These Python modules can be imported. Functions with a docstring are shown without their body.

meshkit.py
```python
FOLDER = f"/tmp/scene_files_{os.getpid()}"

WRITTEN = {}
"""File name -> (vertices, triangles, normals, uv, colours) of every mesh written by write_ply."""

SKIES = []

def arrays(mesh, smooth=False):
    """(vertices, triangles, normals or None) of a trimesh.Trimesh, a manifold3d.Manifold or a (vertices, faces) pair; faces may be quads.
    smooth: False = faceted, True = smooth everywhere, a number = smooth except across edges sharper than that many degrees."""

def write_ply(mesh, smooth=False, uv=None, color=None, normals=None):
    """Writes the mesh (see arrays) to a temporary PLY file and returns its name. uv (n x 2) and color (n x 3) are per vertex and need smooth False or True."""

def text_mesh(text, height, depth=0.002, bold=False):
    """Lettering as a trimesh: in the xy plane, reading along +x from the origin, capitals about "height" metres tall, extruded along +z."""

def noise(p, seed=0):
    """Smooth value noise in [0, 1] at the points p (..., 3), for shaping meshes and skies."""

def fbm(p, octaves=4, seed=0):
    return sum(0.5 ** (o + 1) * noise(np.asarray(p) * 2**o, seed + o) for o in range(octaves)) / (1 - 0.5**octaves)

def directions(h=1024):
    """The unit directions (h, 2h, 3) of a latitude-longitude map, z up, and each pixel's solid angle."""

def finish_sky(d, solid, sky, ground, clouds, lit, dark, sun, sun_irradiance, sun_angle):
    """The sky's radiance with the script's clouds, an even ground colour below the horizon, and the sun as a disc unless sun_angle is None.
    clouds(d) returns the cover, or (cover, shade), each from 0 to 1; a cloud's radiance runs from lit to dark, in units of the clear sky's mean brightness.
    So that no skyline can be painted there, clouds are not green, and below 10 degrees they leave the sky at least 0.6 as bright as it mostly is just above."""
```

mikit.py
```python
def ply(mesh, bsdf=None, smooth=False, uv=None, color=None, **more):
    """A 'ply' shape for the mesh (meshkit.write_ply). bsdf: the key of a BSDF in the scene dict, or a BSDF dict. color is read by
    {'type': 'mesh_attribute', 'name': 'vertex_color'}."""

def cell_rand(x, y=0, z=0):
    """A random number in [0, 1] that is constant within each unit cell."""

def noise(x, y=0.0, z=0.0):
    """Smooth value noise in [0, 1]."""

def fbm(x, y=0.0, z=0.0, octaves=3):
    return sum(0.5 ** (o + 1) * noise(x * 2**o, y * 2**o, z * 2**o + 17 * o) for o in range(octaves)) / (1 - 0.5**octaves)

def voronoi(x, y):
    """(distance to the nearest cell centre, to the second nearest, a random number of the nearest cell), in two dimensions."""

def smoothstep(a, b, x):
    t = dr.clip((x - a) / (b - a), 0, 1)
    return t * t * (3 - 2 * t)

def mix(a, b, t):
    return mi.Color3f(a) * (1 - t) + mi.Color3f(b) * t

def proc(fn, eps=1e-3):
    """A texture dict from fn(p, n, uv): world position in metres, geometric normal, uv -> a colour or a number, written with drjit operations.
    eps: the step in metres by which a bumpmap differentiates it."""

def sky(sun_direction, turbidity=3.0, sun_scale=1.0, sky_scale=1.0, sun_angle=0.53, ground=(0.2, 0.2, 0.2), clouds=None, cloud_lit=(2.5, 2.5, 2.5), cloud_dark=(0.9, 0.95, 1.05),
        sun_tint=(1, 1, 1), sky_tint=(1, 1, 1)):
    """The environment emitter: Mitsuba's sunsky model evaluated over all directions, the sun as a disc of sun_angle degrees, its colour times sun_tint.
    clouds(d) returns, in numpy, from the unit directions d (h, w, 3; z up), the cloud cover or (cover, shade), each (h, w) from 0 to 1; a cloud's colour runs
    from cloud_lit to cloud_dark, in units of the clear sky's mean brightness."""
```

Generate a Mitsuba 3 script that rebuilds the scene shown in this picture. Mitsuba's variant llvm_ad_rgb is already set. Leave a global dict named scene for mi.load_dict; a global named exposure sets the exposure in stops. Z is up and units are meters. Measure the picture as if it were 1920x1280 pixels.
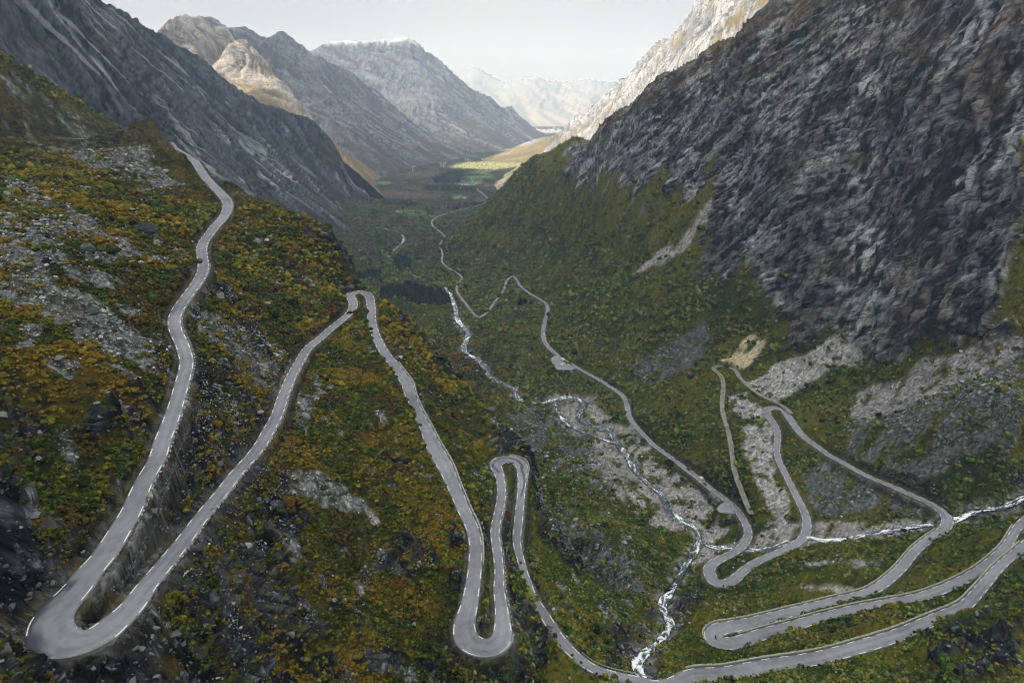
import math, random
import numpy as np, trimesh, mitsuba as mi, mikit, meshkit, drjit as dr
from scipy.interpolate import RectBivariateSpline, CubicSpline
from scipy.ndimage import map_coordinates, spline_filter, gaussian_filter, gaussian_filter1d
from scipy.spatial import cKDTree
from scipy.interpolate import RBFInterpolator
T = mi.ScalarTransform4f
scene, labels = {}, {}

# ---------------------------------------------------------------- camera, sky, air, exposure
# The drone's camera is the origin of the world: x to the right, y down the valley, z up, metres.
scene['camera'] = {'type': 'perspective', 'fov': 73.0, 'fov_axis': 'x', 'near_clip': 1.0, 'far_clip': 60000.0,
                   'to_world': T().look_at(origin=[0, 0, 0], target=[0, math.cos(math.radians(19.3)), -math.sin(math.radians(19.3))], up=[0, 0, 1])}
_e, _a = math.radians(25), math.radians(-107)               # a low sun over the left-hand mountains
SUN = (math.cos(_e) * math.sin(_a), math.cos(_e) * math.cos(_a), math.sin(_e))
def overcast(d):
    """thin high cloud as overcast skies are: about three times brighter overhead than low down"""
    return 0.94, 1 - np.clip(d[..., 2], 0, 1) ** 0.9 + 0.12 * (meshkit.noise(d * 3.0, 4) - 0.5)
scene['daylight'] = mikit.sky(SUN, turbidity=3, sun_scale=1.0, clouds=overcast, cloud_lit=(4.6, 4.75, 4.75), cloud_dark=(0.98, 0.88, 0.78), sun_tint=(0.86, 1.05, 1.5))
exposure = 2.45
# thin air light over the whole valley
scene['air'] = {'type': 'homogeneous', 'albedo': {'type': 'rgb', 'value': [0.94, 0.95, 0.96]}, 'sigma_t': {'type': 'rgb', 'value': [4.1e-5, 5.2e-5, 7.4e-5]}}
scene['haze'] = {'type': 'cube', 'to_world': T().translate([0, 9500, 300]).scale([14000, 14500, 1200]), 'bsdf': {'type': 'null'}, 'interior': {'type': 'ref', 'id': 'air'}}
labels['haze'] = {'kind': 'stuff', 'label': 'thin haze filling the valley air', 'category': 'haze'}
scene['camera']['medium'] = {'type': 'ref', 'id': 'air'}


# ---------------------------------------------------------------- surveyed lines of the place (metres from the camera)
ROAD = [[-485.7,683.4,-34.0,3.0],[-547.7,874.0,-45.0,3.1],[-512.9,896.3,-47.8,3.1],[-467.3,911.6,-50.5,3.2],[-441.7,914.2,-52.0,3.2],[-416.3,879.5,-52.9,3.5],[-382.6,826.4,-58.0,3.7],[-339.8,760.2,-62.4,4.0],[-295.3,676.1,-67.4,3.9],[-258.0,608.2,-71.2,3.8],[-232.1,562.7,-73.6,3.8],[-218.5,536.1,-75.0,3.7],[-208.1,508.9,-76.2,3.5],[-198.7,475.8,-77.4,3.4],[-192.4,446.0,-78.4,3.3],[-189.6,434.7,-78.8,3.2],[-180.8,401.1,-79.9,3.1],[-172.6,379.5,-80.7,3.0],[-161.1,354.0,-81.8,2.9],[-153.2,330.9,-82.9,2.9],[-148.9,311.5,-83.8,2.8],[-145.0,291.5,-85.0,2.8],[-140.9,276.2,-86.0,2.7],[-134.8,263.1,-87.1,2.6],[-128.7,253.4,-88.3,2.6],[-122.4,242.9,-89.7,2.5],[-119.0,236.2,-90.7,2.6],[-115.5,225.9,-92.1,2.6],[-112.9,216.6,-93.5,2.6],[-110.5,207.8,-94.9,2.6],[-108.0,197.6,-96.5,2.7],[-105.8,187.3,-98.1,2.7],[-103.8,179.6,-99.3,2.7],[-103.0,171.5,-100.5,2.7],[-101.8,164.2,-101.7,2.8],[-100.8,158.6,-102.7,3.0],[-100.4,153.4,-103.6,3.1],[-100.1,148.0,-104.6,3.2],[-100.1,142.1,-105.7,3.3],[-100.8,137.1,-106.5,3.5],[-101.2,131.8,-107.4,3.8],[-102.0,127.2,-108.1,4.2],[-101.7,123.8,-108.5,4.6],[-100.2,120.9,-108.8,4.8],[-97.5,118.6,-109.2,4.9],[-94.4,118.2,-109.5,4.8],[-91.9,119.1,-109.8,4.7],[-90.2,121.4,-110.3,4.2],[-89.5,124.7,-110.8,3.8],[-89.1,132.0,-112.1,3.3],[-90.1,139.2,-113.4,2.9],[-90.8,146.7,-114.5,2.8],[-91.2,153.6,-115.4,2.8],[-91.6,161.0,-116.2,2.7],[-92.1,168.0,-117.0,2.6],[-92.8,176.4,-117.9,2.6],[-93.3,185.6,-118.8,2.6],[-93.6,195.4,-119.8,2.6],[-94.3,207.4,-120.8,2.5],[-94.3,217.6,-121.7,2.6],[-94.8,233.6,-123.0,2.7],[-96.6,247.7,-124.1,2.7],[-98.7,263.5,-125.3,2.7],[-102.3,281.0,-126.6,2.7],[-106.1,300.5,-128.1,2.7],[-109.8,322.4,-129.6,2.7],[-112.6,343.8,-131.0,2.7],[-114.9,367.6,-132.5,2.8],[-113.6,390.3,-133.9,2.8],[-112.7,411.0,-135.0,2.8],[-111.3,427.3,-135.9,2.8],[-110.1,447.9,-137.0,3.0],[-112.1,468.6,-138.0,3.2],[-116.9,487.7,-138.8,3.4],[-120.9,499.0,-139.3,3.6],[-121.2,509.7,-139.7,3.8],[-117.4,514.4,-140.0,4.0],[-111.2,510.5,-140.4,3.7],[-106.0,498.0,-141.1,3.4],[-102.2,482.1,-142.0,3.2],[-97.0,456.7,-143.5,3.1],[-91.0,433.9,-145.0,2.9],[-83.9,413.4,-146.6,3.0],[-77.2,397.5,-147.9,3.1],[-70.8,384.9,-148.9,3.2],[-65.3,373.1,-150.0,3.3],[-59.2,360.0,-151.2,3.6],[-56.3,349.6,-152.3,3.2],[-52.4,338.1,-153.5,2.8],[-47.9,325.5,-154.8,3.0],[-42.7,312.4,-156.4,3.2],[-38.9,301.3,-157.7,3.8],[-34.8,291.3,-159.0,4.3],[-30.0,280.3,-160.4,3.7],[-26.4,269.9,-161.7,3.1],[-22.9,260.1,-163.0,3.0],[-19.7,251.1,-164.3,2.9],[-17.2,244.9,-165.4,2.8],[-15.2,237.9,-166.6,2.7],[-14.4,230.2,-167.8,2.8],[-14.2,222.9,-169.0,2.8],[-14.4,215.8,-170.0,2.9],[-14.9,208.8,-170.9,2.9],[-15.5,202.0,-171.6,3.3],[-16.4,196.2,-172.0,3.8],[-16.3,191.2,-172.2,4.1],[-14.6,186.8,-172.4,4.4],[-11.5,184.6,-172.5,4.7],[-7.9,184.3,-172.7,4.4],[-5.0,186.2,-172.9,4.1],[-3.5,189.7,-173.1,3.8],[-3.3,195.2,-173.5,2.8],[-3.7,203.2,-174.1,2.6],[-4.5,211.8,-175.0,2.4],[-5.0,218.8,-175.7,2.3],[-5.0,226.2,-176.6,2.1],[-5.6,237.0,-178.0,2.1],[-6.4,247.3,-179.4,2.2],[-7.4,258.4,-180.9,2.2],[-7.4,268.6,-182.3,2.3],[-6.5,279.6,-183.8,2.4],[-5.5,292.9,-185.6,2.4],[-5.3,307.1,-187.2,2.4],[-6.2,319.7,-188.4,2.4],[-7.5,328.2,-189.0,3.0],[-8.2,338.9,-189.6,3.6],[-5.2,342.3,-189.8,4.3],[-1.2,342.7,-190.0,4.9],[2.8,341.2,-190.2,4.2],[5.2,336.7,-190.5,3.6],[5.6,329.7,-191.0,2.9],[5.2,320.2,-191.9,2.2],[4.4,308.6,-193.4,2.2],[3.7,299.3,-194.8,2.3],[2.9,289.3,-196.4,2.4],[2.3,281.1,-197.9,2.2],[2.9,273.3,-199.3,2.0],[4.2,267.0,-200.5,1.9],[5.5,260.8,-201.7,1.8],[7.3,254.0,-203.0,1.8],[8.4,249.1,-203.9,2.0],[10.8,243.6,-205.0,2.2],[13.7,238.2,-206.0,2.4],[16.7,232.1,-207.2,2.4],[20.0,226.4,-208.4,2.4],[22.8,222.6,-209.3,2.4],[26.3,218.8,-210.3,2.4],[30.9,215.1,-211.3,2.4],[36.4,212.9,-212.2,2.4],[42.5,211.5,-213.0,2.4],[49.3,210.2,-213.6,2.6],[54.7,208.5,-214.0,2.8],[62.5,209.3,-214.5,4.0],[71.4,213.2,-215.0,5.3],[81.8,214.9,-215.6,4.7],[93.5,218.0,-216.3,4.4],[105.7,221.6,-217.0,4.1],[117.8,224.7,-217.7,3.8],[130.7,228.4,-218.5,3.5],[144.2,233.3,-219.3,3.5],[158.5,238.8,-220.2,3.6],[174.0,245.6,-221.3,3.4],[188.7,253.1,-222.3,3.3],[200.3,258.8,-223.1,3.1],[211.9,265.1,-224.0,3.0],[222.4,273.4,-224.8,2.8],[234.6,283.9,-225.9,2.7],[245.4,293.3,-226.9,2.6],[258.1,303.6,-228.0,2.5],[270.1,312.5,-229.1,2.4],[280.7,320.4,-230.0,2.7],[296.9,333.1,-231.6,3.0],[308.5,343.2,-232.9,2.9],[314.2,352.1,-233.7,2.8],[310.6,353.6,-234.0,2.6],[302.1,350.2,-234.7,2.5],[294.7,344.7,-235.3,2.4],[288.3,338.8,-235.9,2.5],[276.8,328.2,-237.0,2.5],[265.4,319.9,-237.9,2.6],[253.6,311.9,-238.9,2.8],[242.0,305.5,-239.7,3.0],[230.5,300.2,-240.6,3.1],[218.7,295.7,-241.5,3.1],[207.9,292.6,-242.3,3.1],[197.8,290.9,-243.1,3.1],[186.2,289.2,-244.0,3.2],[174.5,287.3,-245.0,3.2],[163.6,285.1,-246.0,3.2],[152.8,282.7,-247.1,3.2],[141.9,279.9,-248.2,3.4],[131.3,277.4,-249.3,3.6],[121.6,274.9,-250.3,3.9],[113.0,272.3,-251.2,4.1],[105.7,271.4,-252.0,4.3],[101.3,273.1,-252.5,4.6],[100.4,277.3,-253.0,4.9],[103.6,282.1,-253.5,4.6],[109.9,284.9,-254.0,4.3],[120.3,288.4,-255.0,4.0],[131.2,293.0,-256.3,3.8],[143.9,298.9,-258.0,3.5],[155.7,304.2,-259.4,3.2],[170.1,310.2,-261.0,3.2],[184.8,316.2,-262.4,3.2],[197.4,321.2,-263.5,3.2],[209.0,327.8,-264.6,3.2],[221.2,337.2,-265.7,3.2],[233.2,347.7,-266.9,3.2],[245.3,359.6,-268.1,3.1],[257.4,371.2,-269.2,3.1],[272.8,383.6,-270.6,3.1],[285.8,393.3,-271.8,3.4],[296.7,404.3,-273.0,3.8],[302.1,415.4,-274.0,3.6],[302.7,425.6,-274.8,3.4],[300.0,436.4,-275.7,3.2],[294.6,447.7,-276.7,3.0],[288.4,461.0,-277.9,3.0],[281.0,473.5,-279.0,2.9],[275.5,487.9,-280.2,2.9],[270.6,505.3,-281.7,2.9],[265.9,521.5,-283.1,2.8],[265.3,529.2,-283.7,3.0],[262.7,546.6,-285.1,3.2],[262.1,568.6,-286.6,3.4],[264.7,592.0,-288.0,3.6],[267.0,611.3,-288.8,3.8],[267.0,623.2,-289.2,4.0],[261.4,627.1,-289.5,4.0],[253.5,624.8,-289.9,4.0],[249.3,615.1,-290.6,3.7],[249.2,602.5,-291.4,3.5],[248.7,587.6,-292.5,3.3],[244.4,571.6,-293.8,3.1],[237.5,554.1,-295.4,2.9],[233.3,539.8,-296.8,2.9],[231.7,526.5,-298.0,2.9],[230.8,511.0,-299.4,2.8],[229.7,496.0,-300.8,2.9],[228.8,482.0,-302.0,3.1],[227.7,466.1,-303.3,3.2],[225.7,455.3,-304.2,3.3],[221.7,445.0,-305.2,3.3],[215.0,435.0,-306.2,3.2],[205.7,427.7,-307.2,3.2],[194.7,421.9,-308.3,3.2],[184.0,417.3,-309.5,3.1],[173.8,412.8,-310.7,3.1],[164.2,406.4,-312.0,3.5],[156.1,399.7,-313.6,3.9],[148.0,395.5,-315.2,4.2],[141.5,397.1,-316.0,4.5],[139.8,405.5,-316.8,4.7],[141.6,414.7,-317.5,4.3],[148.0,422.9,-318.3,3.8],[158.0,430.2,-319.0,3.4],[168.7,438.6,-319.8,3.4],[177.9,448.5,-320.5,3.4],[184.8,461.3,-321.2,3.4],[187.5,474.3,-322.0,3.3],[188.1,489.5,-322.9,3.2],[186.5,505.8,-323.9,3.1],[181.7,519.9,-324.7,3.0],[175.4,537.4,-325.8,2.9],[170.4,554.7,-326.9,2.9],[164.6,570.8,-327.8,2.8],[157.8,590.0,-329.0,2.7],[149.5,611.6,-330.3,2.6],[143.5,628.1,-331.2,2.7],[139.3,646.5,-332.3,2.8],[135.5,665.9,-333.4,2.9],[131.4,699.9,-335.2,2.9],[133.7,732.5,-337.0,3.0],[133.9,767.8,-338.9,3.0],[124.7,797.3,-340.7,3.0],[111.1,830.9,-342.7,3.0],[93.5,867.4,-344.9,3.0],[83.5,890.4,-346.1,3.0],[66.4,931.1,-348.0,3.1],[53.2,978.2,-349.7,3.2],[49.0,1023.8,-351.1,3.3],[52.7,1082.9,-352.7,3.4],[60.0,1149.5,-354.4,3.2],[64.4,1195.8,-355.7,3.0],[59.4,1242.2,-357.0,2.8],[40.8,1292.7,-358.7,2.7],[24.3,1344.4,-360.4,2.7],[12.3,1411.3,-362.6,2.6],[6.9,1453.7,-364.0,2.5],[1.2,1470.4,-364.6,2.5],[-4.7,1459.3,-365.1,2.5],[-13.8,1393.1,-367.6,2.5],[-25.7,1326.4,-370.2,2.5],[-38.6,1264.8,-372.5,2.5],[-51.0,1216.3,-374.0,2.5],[-60.1,1201.4,-374.5,2.5],[-68.8,1219.6,-375.0,2.5],[-76.6,1245.7,-375.7,2.5],[-92.2,1305.6,-377.2,2.5],[-109.4,1370.5,-378.7,2.5],[-118.3,1440.5,-380.1,2.5],[-115.4,1535.5,-382.0,2.5],[-141.3,1603.9,-383.4,2.5],[-157.8,1643.3,-384.2,2.5],[-175.9,1707.1,-385.5,2.5],[-183.4,1800.3,-387.2,2.5],[-203.5,1931.8,-389.5,2.5],[-205.1,2082.1,-392.0,2.5],[-235.7,2192.2,-394.0,2.5],[-269.1,2326.1,-396.5,2.5],[-267.6,2486.7,-399.0,2.5],[-203.0,2649.9,-400.9,2.5],[-117.5,2848.1,-402.8,2.5],[-105.2,3000.8,-404.0,2.5],[-148.2,3251.3,-406.0,2.5],[-191.6,3565.4,-408.0,2.5],[-219.3,3821.6,-409.0,2.5]]
RIVER = [[-148.8,1474.2,-389.0],[-125.0,1379.2,-386.9],[-107.0,1266.1,-383.6],[-94.4,1189.8,-381.0],[-74.3,1112.3,-378.0],[-73.9,1021.8,-374.3],[-55.2,984.6,-372.3],[-39.9,941.8,-370.0],[-25.4,886.6,-366.8],[1.8,848.1,-363.9],[10.8,805.2,-361.0],[35.3,790.1,-358.6],[53.7,797.1,-356.6],[68.6,800.3,-355.1],[85.8,783.2,-353.0],[80.3,746.4,-350.3],[88.8,708.1,-347.8],[103.5,696.3,-346.6],[110.5,662.2,-344.4],[116.8,626.6,-342.0],[118.6,597.0,-339.9],[127.9,563.1,-337.5],[135.3,535.1,-335.3],[135.1,512.4,-333.4],[143.0,494.2,-331.7],[150.0,478.6,-330.0],[147.6,464.7,-328.6],[137.8,442.7,-325.9],[128.4,426.9,-323.6],[118.9,409.8,-320.7],[108.1,387.9,-316.0],[96.1,361.9,-306.0],[93.4,333.1,-292.0],[83.9,304.9,-277.0],[74.1,282.5,-262.0],[61.7,257.5,-245.0],[55.8,244.3,-237.0],[54.0,228.3,-228.0],[53.0,216.9,-222.0]]
RIVER_ARM = [[53.9,800.2,-358.0],[54.1,770.6,-356.9],[59.0,737.7,-354.7],[65.9,715.4,-352.7],[77.7,698.0,-350.8],[89.2,684.1,-349.0],[103.1,665.8,-346.0],[112.8,654.7,-344.0]]
RIVER_FAR = [[-457.6,2278.9,-399.0],[-425.4,2256.3,-398.5],[-322.4,2043.7,-396.0],[-327.8,1812.0,-394.0],[-294.8,1687.3,-392.5],[-239.2,1593.3,-391.2],[-181.1,1522.9,-390.0],[-148.8,1474.2,-389.0]]
STREAM = [[372.4,427.8,-262.0],[359.9,422.7,-264.0],[338.4,416.5,-268.3],[325.7,416.9,-271.1],[311.5,413.5,-274.5],[298.4,412.1,-277.8],[289.1,413.1,-280.3],[276.9,414.9,-283.7],[262.2,416.8,-288.1],[247.2,417.9,-292.8],[234.8,420.0,-297.0],[223.2,427.5,-302.3],[217.9,435.4,-306.0],[209.5,436.8,-309.3],[194.3,436.7,-315.3],[181.8,438.3,-319.8],[176.4,443.3,-322.0],[169.3,448.3,-324.2],[156.9,452.8,-327.0],[150.3,461.8,-329.0],[148.1,466.0,-329.5]]
TRACK = [[270.5,608.6,-287.5],[266.7,629.7,-286.9],[259.1,641.4,-286.4],[250.6,661.9,-285.2],[247.0,680.7,-284.1],[245.8,697.6,-283.0],[245.2,711.3,-281.6],[238.8,717.9,-281.0],[230.1,722.5,-282.1],[225.2,719.8,-283.0],[226.1,709.8,-284.1],[227.8,698.6,-285.3],[224.7,679.2,-287.1],[214.5,646.8,-290.0],[207.8,618.8,-292.3],[204.0,590.5,-295.0],[200.2,566.7,-297.8],[195.8,544.7,-301.0],[193.0,528.1,-304.3],[192.5,509.8,-309.1],[192.9,495.4,-313.4],[193.8,480.6,-318.0]]
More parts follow.
